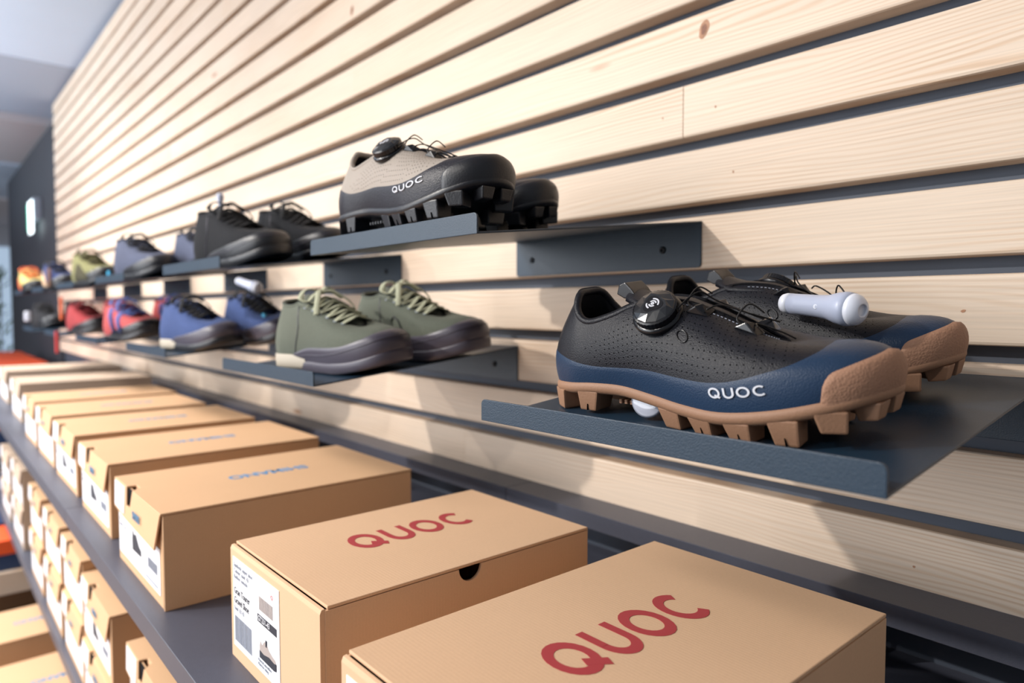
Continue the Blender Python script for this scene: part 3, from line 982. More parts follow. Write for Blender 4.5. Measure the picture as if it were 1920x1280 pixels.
class Last:
    """surface S(a, v): a in [0,2) runs heel - lateral - toe - medial - heel, v from feather line up to the top line"""

    def __init__(s, table, side=1, scale=1.0):
        n = len(table)
        lat = [list(r) for r in table]
        med = []
        for i in range(n - 2, 0, -1):
            r = list(table[i])
            k = 0.86 if 2 < i < 8 else 0.97
            r[1] *= k
            med.append([r[0], -r[1], r[2], r[3], -r[4], r[5], r[6], -r[7], r[8], r[9], -r[10], r[11]])
        P_ = np.array(lat + med, float)
        # lateral is at -y for side=+1 (shoe pointing +x, right foot)
        for c in (1, 4, 7, 10):
            P_[:, c] *= -side
        s.P = P_ * scale
        s.n = len(P_)
        s.half = n - 1
        s.side = side
        s.sc = scale

    def ctrl(s, a):
        u = (a % 2.0) * s.half
        i = int(math.floor(u)); t = u - i
        p = [s.P[(i + k) % s.n] for k in (-1, 0, 1, 2)]
        return 0.5 * ((2 * p[1]) + (-p[0] + p[2]) * t + (2 * p[0] - 5 * p[1] + 4 * p[2] - p[3]) * t * t + (-p[0] + 3 * p[1] - 3 * p[2] + p[3]) * t ** 3)

    def S(s, a, v, off=0.0):
        c = s.ctrl(a)
        p = s._b(c, v)
        if off:
            p = p + s.N(a, v) * off
        return p

    def _b(s, c, v):
        B, T = c[0:3], c[3:6]
        P1, P2 = B + c[6:9], T + c[9:12]
        w = 1 - v
        return w ** 3 * B + 3 * w * w * v * P1 + 3 * w * v * v * P2 + v ** 3 * T

    def N(s, a, v):
        e = 0.004
        c = s.ctrl(a)
        v2 = min(max(v, 0.01), 0.99)
        da = s._b(s.ctrl(a + e), v2) - s._b(s.ctrl(a - e), v2)
        dv = s._b(c, v2 + 0.01) - s._b(c, v2 - 0.01)
        nn = np.cross(da, dv)
        l = np.linalg.norm(nn)
        nn = nn / l if l > 1e-12 else np.array((0, 0, 1.0))
        # outward check against the middle of the shoe
        mid = np.array((c[0] * 0.9 + 0.012, 0, 0.03 * s.sc))
        if np.dot(nn, s._b(c, v2) - mid) < 0:
            nn = -nn
        return nn


def lerp_table(tb, a):
    """smooth (monotone cubic) curve through the table"""
    a = a % 2.0
    n = len(tb)
    for i in range(n - 1):
        (x0, y0), (x1, y1) = tb[i], tb[i + 1]
        if x0 <= a <= x1:
            d = (y1 - y0) / (x1 - x0)
            dp = (y0 - tb[i - 1][1]) / (x0 - tb[i - 1][0]) if i > 0 else 0
            dn = (tb[i + 2][1] - y1) / (tb[i + 2][0] - x1) if i < n - 2 else 0
            m0 = 0 if dp * d <= 0 else 2 * dp * d / (dp + d)
            m1 = 0 if dn * d <= 0 else 2 * dn * d / (dn + d)
            h = x1 - x0
            t = (a - x0) / h
            return y0 * (2 * t ** 3 - 3 * t * t + 1) + m0 * h * (t ** 3 - 2 * t * t + t) + y1 * (-2 * t ** 3 + 3 * t * t) + m1 * h * (t ** 3 - t * t)
    return tb[-1][1]


def sym(tb):
    """table given heel..toe, mirrored to the other side"""
    return tb + [(2 - a, v) for a, v in reversed(tb[:-1])]


def make_shoe(name, side, st, x, y, row, phi, label, cat='shoe', group=None, scale=1.0, onlip=False):
    T = {'mtb': MTB, 'flat': FLAT, 'boot': boot(FLAT)}[st['table']]
    hi = st.get('hi', True)
    L = Last(T, side, scale)
    S, N = L.S, L.N
    k = scale
    root = empty(name, (0, 0, 0), label, cat, group)
    na = 120 if hi else 64
    nv = 16 if hi else 9
    V = lambda p: Vector([float(c) for c in p])
    rand = sym(st['rand']) if st.get('rand') else None
    vb = lambda a: lerp_table(rand, a) if rand else 0.0
    A = [2 * i / na for i in range(na)]
    # ---- upper
    rows = []
    for j in range(nv + 1):
        r = []
        for a in A:
            lo = max(0, vb(a) - 0.03)
            r.append(V(S(a, lo + (1 - lo) * j / nv)))
        rows.append(r)
    # roll the top line inwards for collar thickness and run the lining down inside
    up = MB().grid(rows, True)
    up_o = up.build('upper', M[st['upper']], root, smooth=True, fix=False)
    lin = [[V(S(a, 1.0, 0.0008) + np.array((0, 0, 0.0004))) for a in A], [V(S(a, 1.0) + np.array((0, 0, 0.0022 * k))) for a in A]]
    for dd, vv, oo in ((0.0030, 0.985, -0.003), (0.004, 0.93, -0.0055), (0.0, 0.75, -0.0065), (0.0, 0.45, -0.006), (0.0, 0.12, -0.005)):
        lin.append([V(S(a, vv, oo * k * (1.0 if (a < 0.45 or a > 1.55) else 0.4))) for a in A])
    mb = MB().grid(lin, True)
    base = len(lin) * na
    mb.f.append(tuple((len(lin) - 1) * na + i for i in range(na)))
    mb.build('lining', M[st.get('lining', 'lining')], root, smooth=True, fix=False)
    # ---- padded collar
    ca = [-0.46 + 0.92 * i / 60 for i in range(61)]
    cp = [V(S(a, 0.985, -0.0022 * k)) + Vector((0, 0, 0.0004 * k)) for a in ca]
    MB().tube(cp, 0.0036 * k, 0.0034 * k, n=10).build('collar', M[st.get('collar', st['upper'])], root, smooth=True)
    # ---- rand
    if rand:
        rr = []
        nr = 10 if hi else 6
        for j in range(nr + 1):
            t = j / nr
            rr.append([V(S(a, vb(a) * t, (0.0014 if st.get('thick_rand') else 0.0006) * k * min(1, (1 - t) * 9 + 0.05))) for a in A])
        MB().grid(rr, True).build('rand', M[st['rand_mat']], root, smooth=True, fix=False)
    # ---- toe cap in sole rubber
    if st.get('toe_cap'):
        a0, a1, vm = st['toe_cap']
        n = 44
        sec = []
        for j in range(9):
            t = j / 8
            row_ = []
            for i in range(n + 1):
                s_ = i / n
                a = a0 + (a1 - a0) * s_
                e = min(s_, 1 - s_) * 2
                vtop = vm * min(1.0, (1 - (1 - min(1, e / 0.22)) ** 2)) ** 0.5 * (0.66 + 0.34 * e)
                edge = min(1, (1 - t) * 6) * min(1, e * 16)
                row_.append(V(S(a, max(0, vtop * t), (0.0006 + 0.0026 * edge ** 0.6) * k)))
            sec.append(row_)
        MB().grid(sec).build('toe_cap', M[st['cap_mat']], root, smooth=True, fix=False)
    # ---- outsole
    B = lambda a: S(a, 0.0)

    def out(a):
        c0, c1 = B(a + 0.01), B(a - 0.01)
        d = np.array((c0[0] - c1[0], c0[1] - c1[1]))
        nn = np.array((d[1], -d[0]))
        nn /= np.linalg.norm(nn) + 1e-12
        p = B(a)
        if np.dot(nn, np.array((p[0] - 0.15 * k, p[1] * 3))) < 0:
            nn = -nn
        return np.array((nn[0], nn[1], 0.0))
    if st['sole'] == 'cleat':
        prof = [(0.0, 0.004), (0.0022, 0.0028), (0.0034, 0.0005), (0.0034, -0.0025), (0.0022, -0.0055), (-0.0015, -0.0075), (-0.010, -0.0085)]
        rows = [[V(B(a) + out(a) * o * k + np.array((0, 0, z * k))) for a in A] for o, z in prof]
    else:
        def zb(xx):
            xx = xx / k
            return (0.0 if xx < 0.20 else 0.019 * ((xx - 0.20) / 0.115) ** 1.5) * k + (0.004 * max(0, 1 - xx / 0.02)) * k
        rows = []
        for o, f in ((0.0, 1.12), (0.0024, 1.08), (0.0033, 0.95), (0.0036, 0.5), (0.0031, 0.18), (0.0012, 0.03), (-0.004, 0.0)):
            r = []
            for a in A:
                p = B(a)
                z0 = zb(p[0])
                r.append(V(np.array((p[0], p[1], z0 + (p[2] - z0) * f)) + out(a) * o * k))
            rows.append(r)
    mb = MB().grid(rows, True)
    last = (len(rows) - 1) * na
    # underside closed by strips across the shoe
    h = na // 2
    for i in range(h):
        a_, b_ = last + i, last + (i + 1) % na
        c_, d_ = last + (na - i - 1) % na, last + (na - i) % na
        if i == 0:
            mb.f.append((a_, b_, c_))
        elif i == h - 1:
            mb.f.append((a_, b_, d_))
        else:
            mb.f.append((a_, b_, c_, d_))
    mb.build('outsole', M[st['sole_mat']], root, smooth=True, fix=False)
    # ---- lugs
    if st['sole'] == 'cleat':
        spec = [(.020, 1), (.058, 1), (.150, 0), (.183, 0), (.217, 0), (.251, 0), (.280, 0)]
        for sg in (-1, 1):
            for q, (lx, heel) in enumerate(spec):
                lx *= k
                # find the station with this base x on that side
                best = min((abs(B(a)[0] - lx) + (0 if B(a)[1] * sg > 0 or abs(B(a)[1]) < 1e-4 else 9), a) for a in A)[1]
                p = B(best); nrm = out(best)
                tg = np.array((-nrm[1], nrm[0], 0))
                if tg[0] < 0: tg = -tg
                zt = p[2] - 0.004 * k
                zbm = max(0.0, (p[2] - 0.0235 * k)) if lx < 0.262 * k else p[2] - 0.0200 * k
                wl = (0.0115 if not heel else 0.0125) * k
                dep = (0.024 if not heel else 0.026) * k
                o_t, o_b = 0.0026 * k, -0.0005 * k
                lean = 0.003 * k * (-1 if heel else 1)
                v = []
                for (zz, oo, ws) in ((zt, o_t, 1.0), (zbm, o_b, 0.74)):
                    dx = 0 if zz == zt else lean
                    for (s1, s2) in ((-1, 0), (1, 0), (1, 1), (-1, 1)):
                        pt = np.array((p[0], p[1], 0)) + nrm * (oo - s2 * dep * (1 if zz == zt else 0.85)) + tg * (s1 * wl * ws) + np.array((dx, 0, zz))
                        v.append(pt)
                mb = MB().add(v, [(0, 3, 2, 1), (4, 5, 6, 7), (0, 1, 5, 4), (1, 2, 6, 5), (2, 3, 7, 6), (3, 0, 4, 7)])
                lug = mb.build('lug', M[st['lug_mat']], root, smooth=False, bevel=0.0016 * k, seg=2)
                if q in (1, 3, 4, 5) and hi:
                    # moulded slit at the foot of the lug
                    c0 = np.array((p[0], p[1], 0)) + nrm * (o_b + 0.0010 * k) + np.array((lean, 0, 0))
                    e1 = tg * 0.0007 * k
                    zt2 = zbm + 0.0065 * k
                    c1 = np.array((p[0], p[1], 0)) + nrm * (o_b + (o_t - o_b) * 0.36 + 0.0008 * k) + np.array((lean * 0.6, 0, 0))
                    vv = [c0 - e1 + np.array((0, 0, zbm + 0.0004)), c0 + e1 + np.array((0, 0, zbm + 0.0004)), c1 + e1 * 0.3 + np.array((0, 0, zt2)), c1 - e1 * 0.3 + np.array((0, 0, zt2))]
                    MB().add(vv + [p_ - nrm * 0.001 for p_ in vv], [(0, 1, 2, 3), (4, 7, 6, 5), (0, 3, 7, 4), (1, 5, 6, 2), (2, 6, 7, 3), (0, 4, 5, 1)]).build('slit', M['hole'], lug)
        # two toe studs under the tip
        for yy in (-0.013, 0.013):
            MB().add([(x_ * k, (yy + y_) * k, z_ * k) for (x_, y_, z_) in
                      ((.288, -.009, .031), (.308, -.009, .033), (.308, .009, .033), (.288, .009, .031), (.292, -.007, .018), (.305, -.007, .020), (.305, .007, .020), (.292, .007, .018))],
                     [(0, 3, 2, 1), (4, 5, 6, 7), (0, 1, 5, 4), (1, 2, 6, 5), (2, 3, 7, 6), (3, 0, 4, 7)]).build('lug', M[st['lug_mat']], root, bevel=0.0015 * k, seg=2)
        # inner studs in two rows under ball of foot
        for xx in (.170, .200, .232):
            for yy in (-0.014, 0.014):
                MB().box((xx - .007) * k, (xx + .007) * k, (yy - .007) * k, (yy + .007) * k, 0.004 * k if xx > .22 else 0.001 * k, 0.013 * k).build('lug', M[st['lug_mat']], root, bevel=0.001 * k, seg=1)
        # textured arch grip bars
        mb = MB()
        for i in range(9):
            xx = (.086 + i * .0062) * k
            mb.box(xx, xx + .0034 * k, -.026 * k, .026 * k, .0105 * k, .0145 * k)
        mb.build('arch_grip', M[st['lug_mat']], root, bevel=0.0005 * k, seg=1)
    # ---- tongue
    tl = [(T[i][3], abs(T[i][4]), T[i][5]) for i in range(len(T))]
    top = tl[5]
    cw = [(tl[11][0] + .004, .004, tl[11][2] - .001), (tl[10][0] - .004, .008, tl[10][2]), (tl[9][0], tl[9][1] + .003, tl[9][2] + .000), (tl[8][0], tl[8][1] + .006, tl[8][2] + .001), (tl[7][0], tl[7][1] + .007, tl[7][2] + .001),
          (tl[6][0], tl[6][1] + .008, tl[6][2] + .002), (top[0], top[1] + .006, top[2] + .004), (top[0] - .010, .021, top[2] + .007), (top[0] - .019, .018, top[2] + .010), (top[0] - .023, .012, top[2] + .011)]
    tz = st.get('tongue_up', 0.0)
    rt, rb = [], []
    nn = 12
    for q, (cx, hw, cz) in enumerate(cw):
        cz += tz * max(0, q - 6) / 3.0
        rt.append([Vector((cx * k, t * hw * k, (cz - 0.006 * t * t) * k)) for t in [-1 + 2 * i / nn for i in range(nn + 1)]])
    lo = [[p - Vector((0.0008, 0, 0.0036)) * k for p in r] for r in rt]
    ring = []
    for a_, b_ in zip(rt, lo):
        ring.append(a_ + b_[::-1])
    mb = MB().grid(ring, True)
    m_ = len(ring[0])
    e = (len(ring) - 1) * m_
    mb.f.append(tuple(range(m_)))
    mb.f.append(tuple(e + i for i in range(m_)))
    mb.build('tongue', M[st.get('tongue', st['upper'])], root, smooth=True)

    def cpt(xx, lift=0.0):
        """centre-line height of the tongue at local x"""
        pts = sorted([(c[0] * k, c[2] * k) for c in cw])
        return float(np.interp(xx, [p[0] for p in pts], [p[1] for p in pts])) + lift

    # ---- perforations on the side that faces the aisle
    latside = (lambda a: a) if side == 1 else (lambda a: 2 - a)
    if st.get('perf'):
        mb = MB()
        vis = -1      # facing -y
        r_ = 0.00056 * k
        acc = []
        vv = 0.22
        row_i = 0
        fl_ = (lambda a: a) if S(0.5, 0.3)[1] < 0 else (lambda a: 2 - a)
        while vv < 0.95:
            row_i += 1
            aa = 0.24
            first = True
            while aa < 0.86:
                a = fl_(aa)
                p = S(a, vv)
                ds = np.linalg.norm(S(fl_(aa + 0.004), vv) - p) / 0.004
                if first and row_i % 2:
                    aa += 0.0026 / ds
                    first = False
                    continue
                first = False
                left = 0.34 - (vv - 0.22) * 0.22 if vv < 0.6 else 0.26 + (vv - 0.6) * 0.75
                badge = abs(aa - 0.565) < 0.024 and abs(vv - 0.60) < 0.085
                if vv > vb(a) + 0.05 and aa > left and p[0] < 0.255 * k and not badge and all((p[0] - q[0]) ** 2 + (p[1] - q[1]) ** 2 + (p[2] - q[2]) ** 2 > 0.0042 ** 2 for q in acc[-260:]):
                    acc.append(p)
                    n_ = N(a, vv)
                    e1 = np.cross(n_, (0, 0, 1.0)); e1 /= np.linalg.norm(e1) + 1e-9
                    e2 = np.cross(n_, e1)
                    c0 = p + n_ * 0.00022
                    mb.add([c0 + (e1 * math.cos(t) + e2 * math.sin(t)) * r_ for t in [i * PI / 3 for i in range(6)]], [(0, 1, 2, 3, 4, 5)])
                aa += 0.0052 / ds
            vv += 0.034
        tag(mb.build('perforations', M['hole'], up_o, fix=False), kind='stuff')
    # ---- side lettering
    if st.get('logo') and side == 1:
        a0, a1, v0, v1 = st['logo']
        fn = lambda px, py, lv: V(S(a0 + (a1 - a0) * (px + 0.02 * py) / 4.6, v0 + (v1 - v0) * py, (0.0008 + 0.0009 * lv) * k))
        letter_mesh(quoc_strokes(), fn, wd=0.165).build('side_lettering', M['white'], root, smooth=False)
    # ---- rotary closure and steel lace
    if st.get('dial'):
        aa, vv = st['dial']
        a = aa
        p, n_ = S(a, vv), N(a, vv)
        n_ = V(n_); n_ = (n_ + Vector((0.10, -0.18 * side, 0.32))).normalized()
        p = V(p)
        r_ = 0.0192 * k
        MB().lathe([(0.0, -0.004 * k), (r_ * 1.10, -0.002 * k), (r_ * 1.12, 0.0016 * k), (r_ * 0.98, 0.0034 * k), (0, 0.0034 * k)], p, n_, 36).build('dial_base', M['patent'], root, smooth=True)
        kn = lambda q, t: (1 + (0.022 if int(t / (2 * PI) * 72 + 0.5) % 2 else 0)) if q in (1, 2) else 1
        dl = sharp(MB().lathe([(r_ * .90, 0.0032 * k), (r_ * .98, 0.0042 * k), (r_ * .98, 0.0092 * k), (r_ * .92, 0.0100 * k), (0.0004, 0.0100 * k)], p, n_, 72, kn).build('dial', M['patent'], root, smooth=True), 24)
        fac = lambda q, t: (1.0, 1.0, 0.86 + 0.16 * math.cos(3 * t), 1.0)[min(q, 3)]
        MB().lathe([(r_ * .93, 0.0099 * k), (r_ * .90, 0.0106 * k), (r_ * .64, 0.0136 * k), (0.0004, 0.0136 * k)], p, n_, 12, fac).build('dial_cap', M['dial_face'], dl, smooth=False)
        MB().lathe([(r_ * .48, 0.0134 * k), (r_ * .47, 0.0139 * k), (0.0004, 0.0139 * k)], p, n_, 24, lambda q, t: 0.9 + 0.12 * math.cos(3 * t)).build('dial_badge', M['patent'], dl, smooth=False)
        if hi:
            e1 = (Vector((1, 0, 0)) - n_ * n_.x).normalized(); e2 = n_.cross(e1)
            mb = MB()
            c0 = p + n_ * (0.0142 * k)
            arcs = [(0.15, 15, 150), (0.27, -10, 110), (0.15, 200, 320), (0.27, 185, 255), (0.05, 0, 360)]
            for rr_, t0, t1 in arcs:
                A1, A2 = [], []
                for i in range(11):
                    t = math.radians(t0 + (t1 - t0) * i / 10)
                    A1.append(c0 + (e1 * math.cos(t) + e2 * math.sin(t)) * r_ * (rr_ - .035)); A2.append(c0 + (e1 * math.cos(t) + e2 * math.sin(t)) * r_ * (rr_ + .035))
                mb.grid([A1, A2])
            mb.build('emblem', M['white'], dl, fix=False)
        # lace guides on both edges of the throat
        gl = []
        for sdx in (0, 1):
            for aa2 in (0.600, 0.735):
                a2 = aa2 if sdx == 0 else 2 - aa2
                q = V(S(a2, 0.90)); nq = V(N(a2, 0.90))
                tx = Vector((1, 0, 0)); tx = (tx - nq * tx.dot(nq)).normalized()
                ty = nq.cross(tx)
                sgn = -1 if q.y < 0 else 1
                if ty.y * sgn > 0: ty = -ty     # points to the throat
                hh = 0.0070 * k
                vv_ = [q - tx * .010 * k - ty * .004 * k, q + tx * .010 * k - ty * .003 * k, q + tx * .011 * k + ty * .009 * k, q - tx * .008 * k + ty * .010 * k,
                       q - tx * .002 * k - ty * .002 * k + nq * hh, q + tx * .002 * k + ty * .004 * k + nq * hh]
                g_ = MB().add(vv_, [(0, 1, 4), (1, 2, 5, 4), (2, 3, 5), (3, 0, 4, 5), (3, 2, 1, 0)])
                g_.build('lace_guide', M['patent'], root, smooth=False, bevel=0.0011 * k, seg=2)
                gl.append(q + nq * 0.0030 * k)
        c = p + n_ * 0.004 * k
        lat1, lat2, med1, med2 = gl

        def wire(pts, n=26):
            P_ = [Vector(q) for q in pts]
            P_ = [P_[0]] + P_ + [P_[-1]]
            o_ = []
            for i in range(len(P_) - 3):
                for j in range(n // 3):
                    t = j / (n // 3)
                    a_, b_, c_, d_ = P_[i:i + 4]
                    o_.append(0.5 * ((2 * b_) + (c_ - a_) * t + (2 * a_ - 5 * b_ + 4 * c_ - d_) * t * t + (3 * b_ - a_ - 3 * c_ + d_) * t ** 3))
            o_.append(P_[-2])
            MB().tube(o_, 0.00075 * k, n=6).build('steel_lace', M['wire'], root, smooth=True)
        zc = lambda xx, l: cpt(xx * k, l * k)
        Z = Vector((0, 0, 1)) * k
        wire([c + Vector((.017 * k, 0, 0)), (lat1.x - .004 * k, lat1.y * .62, zc(.150, .006)), (0.176 * k, 0.0, zc(.176, .006)), med2])
        wire([lat1 - Vector((.004 * k, 0, 0)), lat1 + Vector((-.009, 0, .007)) * k, (lat1.x - .004 * k, lat1.y * .55, zc(.150, .010)), (lat1.x + .004 * k, lat1.y * .2, zc(.156, .006))])
        wire([lat1 + Vector((.008 * k, 0, 0)), (0.186 * k, lat1.y * .60, zc(.186, .008)), (0.204 * k, lat1.y * .1, zc(.204, .008)), med2 + Vector((.008 * k, 0, 0))])
        wire([lat2 - Vector((.004 * k, 0, 0)), lat2 + Vector((-.009, 0, .007)) * k, (lat2.x - .003 * k, lat2.y * .5, zc(.192, .011)), (lat2.x + .006 * k, lat2.y * .15, zc(.198, .006))])
        wire([lat2 + Vector((.008 * k, 0, 0)), (0.216 * k, lat2.y * .65, zc(.216, .007)), (0.230 * k, lat2.y * .1, zc(.228, .007)), (0.238 * k, -lat2.y * .25, zc(.232, .002))])
    # ---- woven laces
    if st.get('laces'):
        lm = M[st['laces']]
        az = [0.50, 0.555, 0.61, 0.665, 0.72, 0.775]
        if hi is False: az = az[::2] + [0.775]
        pts = []
        for i, a in enumerate(az):
            q1, q2 = S(a, 0.90, 0.001), S(2 - a, 0.90, 0.001)
            pts.append((V(q1), V(q2)))
        if hi:
            for q1, q2 in pts:
                for q in (q1, q2):
                    aq = min(((V(S(a, .9)) - q).length, a) for a in A)[1]
                    nq = V(N(aq, 0.9))
                    MB().lathe([(0.0033 * k, -0.0003), (0.0036 * k, 0.0006), (0.0022 * k, 0.0010), (0.0018 * k, 0.0002)], q - nq * 0.0006, nq, 12).build('eyelet', M['sign_frame'] if st.get('metal_eyelet') else M[st['upper']], root, smooth=True)
        rx, rz = 0.0050 * k, 0.0014 * k

        def lace(P_, nm='lace'):
            P_ = [Vector(q) for q in P_]
            P_ = [P_[0]] + P_ + [P_[-1]]
            o_ = []
            for i in range(len(P_) - 3):
                for j in range(5):
                    t = j / 5
                    a_, b_, c_, d_ = P_[i:i + 4]
                    o_.append(0.5 * ((2 * b_) + (c_ - a_) * t + (2 * a_ - 5 * b_ + 4 * c_ - d_) * t * t + (3 * b_ - a_ - 3 * c_ + d_) * t ** 3))
            o_.append(P_[-2])
            MB().tube(o_, rx, rz, n=8).build(nm, lm, root, smooth=True)
        for i in range(len(pts)):
            q1, q2 = pts[i]
            r2 = pts[i + 1][1] if i + 1 < len(pts) else q2
            mx = (q1.x + r2.x) / 2
            lace([q1, q1 * 0.55 + Vector((mx * 0.45, 0, 0)) + Vector((0, 0, 0.45 * cpt(mx, .0095 * k))), (mx, 0, cpt(mx, .0095 * k)), r2 * 0.55 + Vector((mx * 0.45, 0, 0.45 * cpt(mx, .0095 * k))), r2])
            if i + 1 < len(pts):
                r1 = pts[i + 1][0]
                mx = (q2.x + r1.x) / 2
                z_ = cpt(mx, .0075 * k)
                lace([q2, q2 * 0.55 + Vector((mx * 0.45, 0, 0.45 * z_)), (mx, 0, z_), r1 * 0.55 + Vector((mx * 0.45, 0, 0.45 * z_)), r1])
        # bow
        kx = pts[0][0].x - 0.004 * k
        kz = cpt(kx, .012 * k)
        K = Vector((kx, 0, kz))
        MB().tube([K + Vector((-.004 * k, -.006 * k, 0)), K + Vector((0, 0, .003 * k)), K + Vector((.004 * k, .006 * k, 0))], .0052 * k, .0040 * k, n=8).build('lace_knot', lm, root, smooth=True)
        for sgn in (-1, 1):
            lace([K, K + Vector((-.004, sgn * .014, .008)) * k, K + Vector((-.008, sgn * .028, .006)) * k, K + Vector((-.002, sgn * .040, -.006)) * k, K + Vector((.010, sgn * .036, -.012)) * k, K + Vector((.008, sgn * .018, -.001)) * k, K], 'lace_loop')
            lace([K, K + Vector((.012, sgn * .012, .003)) * k, K + Vector((.024, sgn * .024, -.006)) * k, K + Vector((.034, sgn * .036, -.020)) * k, K + Vector((.038, sgn * .042, -.034)) * k], 'lace_end')
    # ---- extras
    for ex in st.get('extras', []):
        ex(root, S, N, V, k, side, L)
    # ---- stand it on the tilted shelf
    z = tray_z(y, row)
    Mx = Matrix.Translation((x, y, z + 0.0002)) @ Matrix.Rotation(TILT, 4, 'X') @ Matrix.Rotation(math.radians(phi), 4, 'Z')
    if onlip:   # outer studs stand on the lip, so the shoe stays level
        Mx = Matrix.Translation((x, y, ZU - DROP + 0.0184)) @ Matrix.Rotation(math.radians(phi), 4, 'Z')
    root.matrix_world = Mx
    return root


def ex_heel_patch(root, S, N, V, k, side, L):
    n = 30
    rows = []
    for o, z in ((0.0030, 1.75), (0.0052, 1.65), (0.0058, 0.65), (0.0054, 0.35), (0.0030, 0.33)):
        r = []
        for i in range(n + 1):
            a = -0.40 + 0.80 * i / n
            p = S(a, 0.0)
            c = np.array((p[0] - 0.06 * k, p[1], 0)); c /= np.linalg.norm(c)
            r.append(V(np.array((p[0], p[1], p[2] * z)) + c * o * k))
        rows.append(r)
    MB().grid(rows).build('heel_patch', M['cream'], root, smooth=True, fix=False)


def ex_seam(root, S, N, V, k, side, L):
    pts = [V(S(a, v, 0.0004)) for a, v in ((0.33, 0.02), (0.345, 0.15), (0.37, 0.3), (0.40, 0.42), (0.43, 0.55), (0.44, 0.70), (0.45, 0.9))]
    pts2 = [V(S(2 - a, v, 0.0004)) for a, v in ((0.33, 0.02), (0.345, 0.15), (0.37, 0.3), (0.40, 0.42), (0.43, 0.55), (0.44, 0.70), (0.45, 0.9))]
    for p in (pts, pts2):
        MB().tube(p, 0.0009 * k, n=6).build('seam', M['moss_dark'] if False else M['grey_rubber'], root, smooth=True)


def ex_emblem(root, S, N, V, k, side, L):
    # dark hooped outline on the flank facing the aisle
    a_of = lambda a: a if side == 1 else 2 - a
    if side == 1:
        return
    f = (lambda a: a) if S(0.5, 0.3)[1] < 0 else (lambda a: 2 - a)
    loop = [(0.50, 0.20), (0.505, 0.38), (0.515, 0.52), (0.54, 0.58), (0.565, 0.52), (0.57, 0.38), (0.565, 0.24), (0.59, 0.16)]
    MB().tube([V(S(f(a), v, 0.0006)) for a, v in loop], 0.0022 * k, 0.0012 * k, n=6).build('side_emblem', M['black_rubber'], root, smooth=True)


def ex_groove(root, S, N, V, k, side, L):
    tb = sym([(0, .0), (.30, .0), (.36, .10), (.6, .15), (.85, .24), (1.0, .27)])
    for rng in ((0.36, 1.64),):
        pts = []
        n = 60
        for i in range(n + 1):
            a = rng[0] + (rng[1] - rng[0]) * i / n
            pts.append(V(S(a, lerp_table(tb, a), 0.0015)))
        MB().tube(pts, 0.0008 * k, n=6).build('rand_ridge', M['grey_rubber'], root, smooth=True)


def ex_sticker(root, S, N, V, k, side, L):
    # clear round sticker hanging under the arch
    mb = MB()
    mb.lathe([(0.0165 * k, 0.0), (0.0168 * k, 0.0004), (0.0145 * k, 0.0014), (0.008 * k, 0.0020), (0.0005, 0.0022)], (0.120 * k, -0.027 * k, 0.0185 * k), (0.10, -1.0, 0.30), 28)
    mb.build('round_sticker', M['clear'], root, smooth=True)


def ex_pull(root, S, N, V, k, side, L):
    pts = [V(S(0, 0.86, 0.001)), V(S(0, 0.97, 0.006)), V(S(0, 1.0)) + Vector((-.004, 0, .014)) * k, V(S(0, 1.0)) + Vector((.002, 0, .020)) * k, V(S(0, 1.0)) + Vector((.006, 0, .006)) * k]
    MB().tube(pts, 0.006 * k, 0.0012 * k, n=8, up=Vector((1, 0, 0))).build('pull_tab', M['cream'], root, smooth=True)


def ex_tongue_tab(root, S, N, V, k, side, L):
    o = [(.104, .103), (.097, .112), (.090, .1185), (.083, .1165), (.080, .108), (.088, .104)]
    mb = MB()
    mb.prism(o, lambda p: (p[0] * k, -.0125 * k, p[1] * k), lambda p: (p[0] * k, .0125 * k, p[1] * k))
    mb.build('tongue_tab', M['patent'], root, bevel=0.0012 * k, seg=2)


def ex_flank_patch(root, S, N, V, k, side, L):
    f = (lambda a: a) if S(0.5, 0.3)[1] < 0 else (lambda a: 2 - a)
    pts = []
    for i in range(18):
        t = 2 * PI * i / 18
        rr = 1 + 0.25 * math.cos(t - 0.9)
        pts.append(V(S(f(0.565 + 0.014 * math.cos(t) * rr), 0.60 + 0.052 * math.sin(t) * rr, 0.0004)))
    MB().tube(pts + [pts[0]], 0.0007 * k, n=6, cap=False).build('embossed_badge', M['patent'], root, smooth=True)
    # stitch line beside the throat
    mb = MB()
    for i in range(34):
        a = 0.50 + i * 0.0105
        p0, p1 = V(S(f(a), 0.955, 0.0003)), V(S(f(a + 0.0055), 0.955, 0.0003))
        mb.tube([p0, p1], 0.00035 * k, n=5)
    mb.build('stitching', M['ink_grey'], root)


def ex_overlay(col, nm='overlay', a0=0.62, a1=1.38, v1=0.5):
    def f(root, S, N, V, k, side, L):
        rows = []
        for j in range(7):
            rows.append([V(S(a0 + (a1 - a0) * i / 36, 0.02 + v1 * j / 6 * (0.4 + 0.6 * math.sin(PI * i / 36)), 0.0022 * (1 if 0 < j < 6 else 0.1))) for i in range(37)])
        MB().grid(rows).build(nm, M[col], root, smooth=True, fix=False)
    return f


def ex_strap(col):
    def f(root, S, N, V, k, side, L):
        for a, w in ((0.50, 0.010), (0.66, 0.009)):
            pts = [V(S(a, v, 0.002)) for v in (0.12, 0.35, 0.6, 0.85)] + [Vector((float(S(a, 1)[0]), 0, float(S(a, 1)[2]) + 0.006 * k))] + [V(S(2 - a, v, 0.002)) for v in (0.85, 0.6, 0.35, 0.12)]
            MB().tube(pts, w * k, 0.0014 * k, n=8, up=Vector((0.2, 0, 1))).build('strap', M[col], root, smooth=True)
    return f


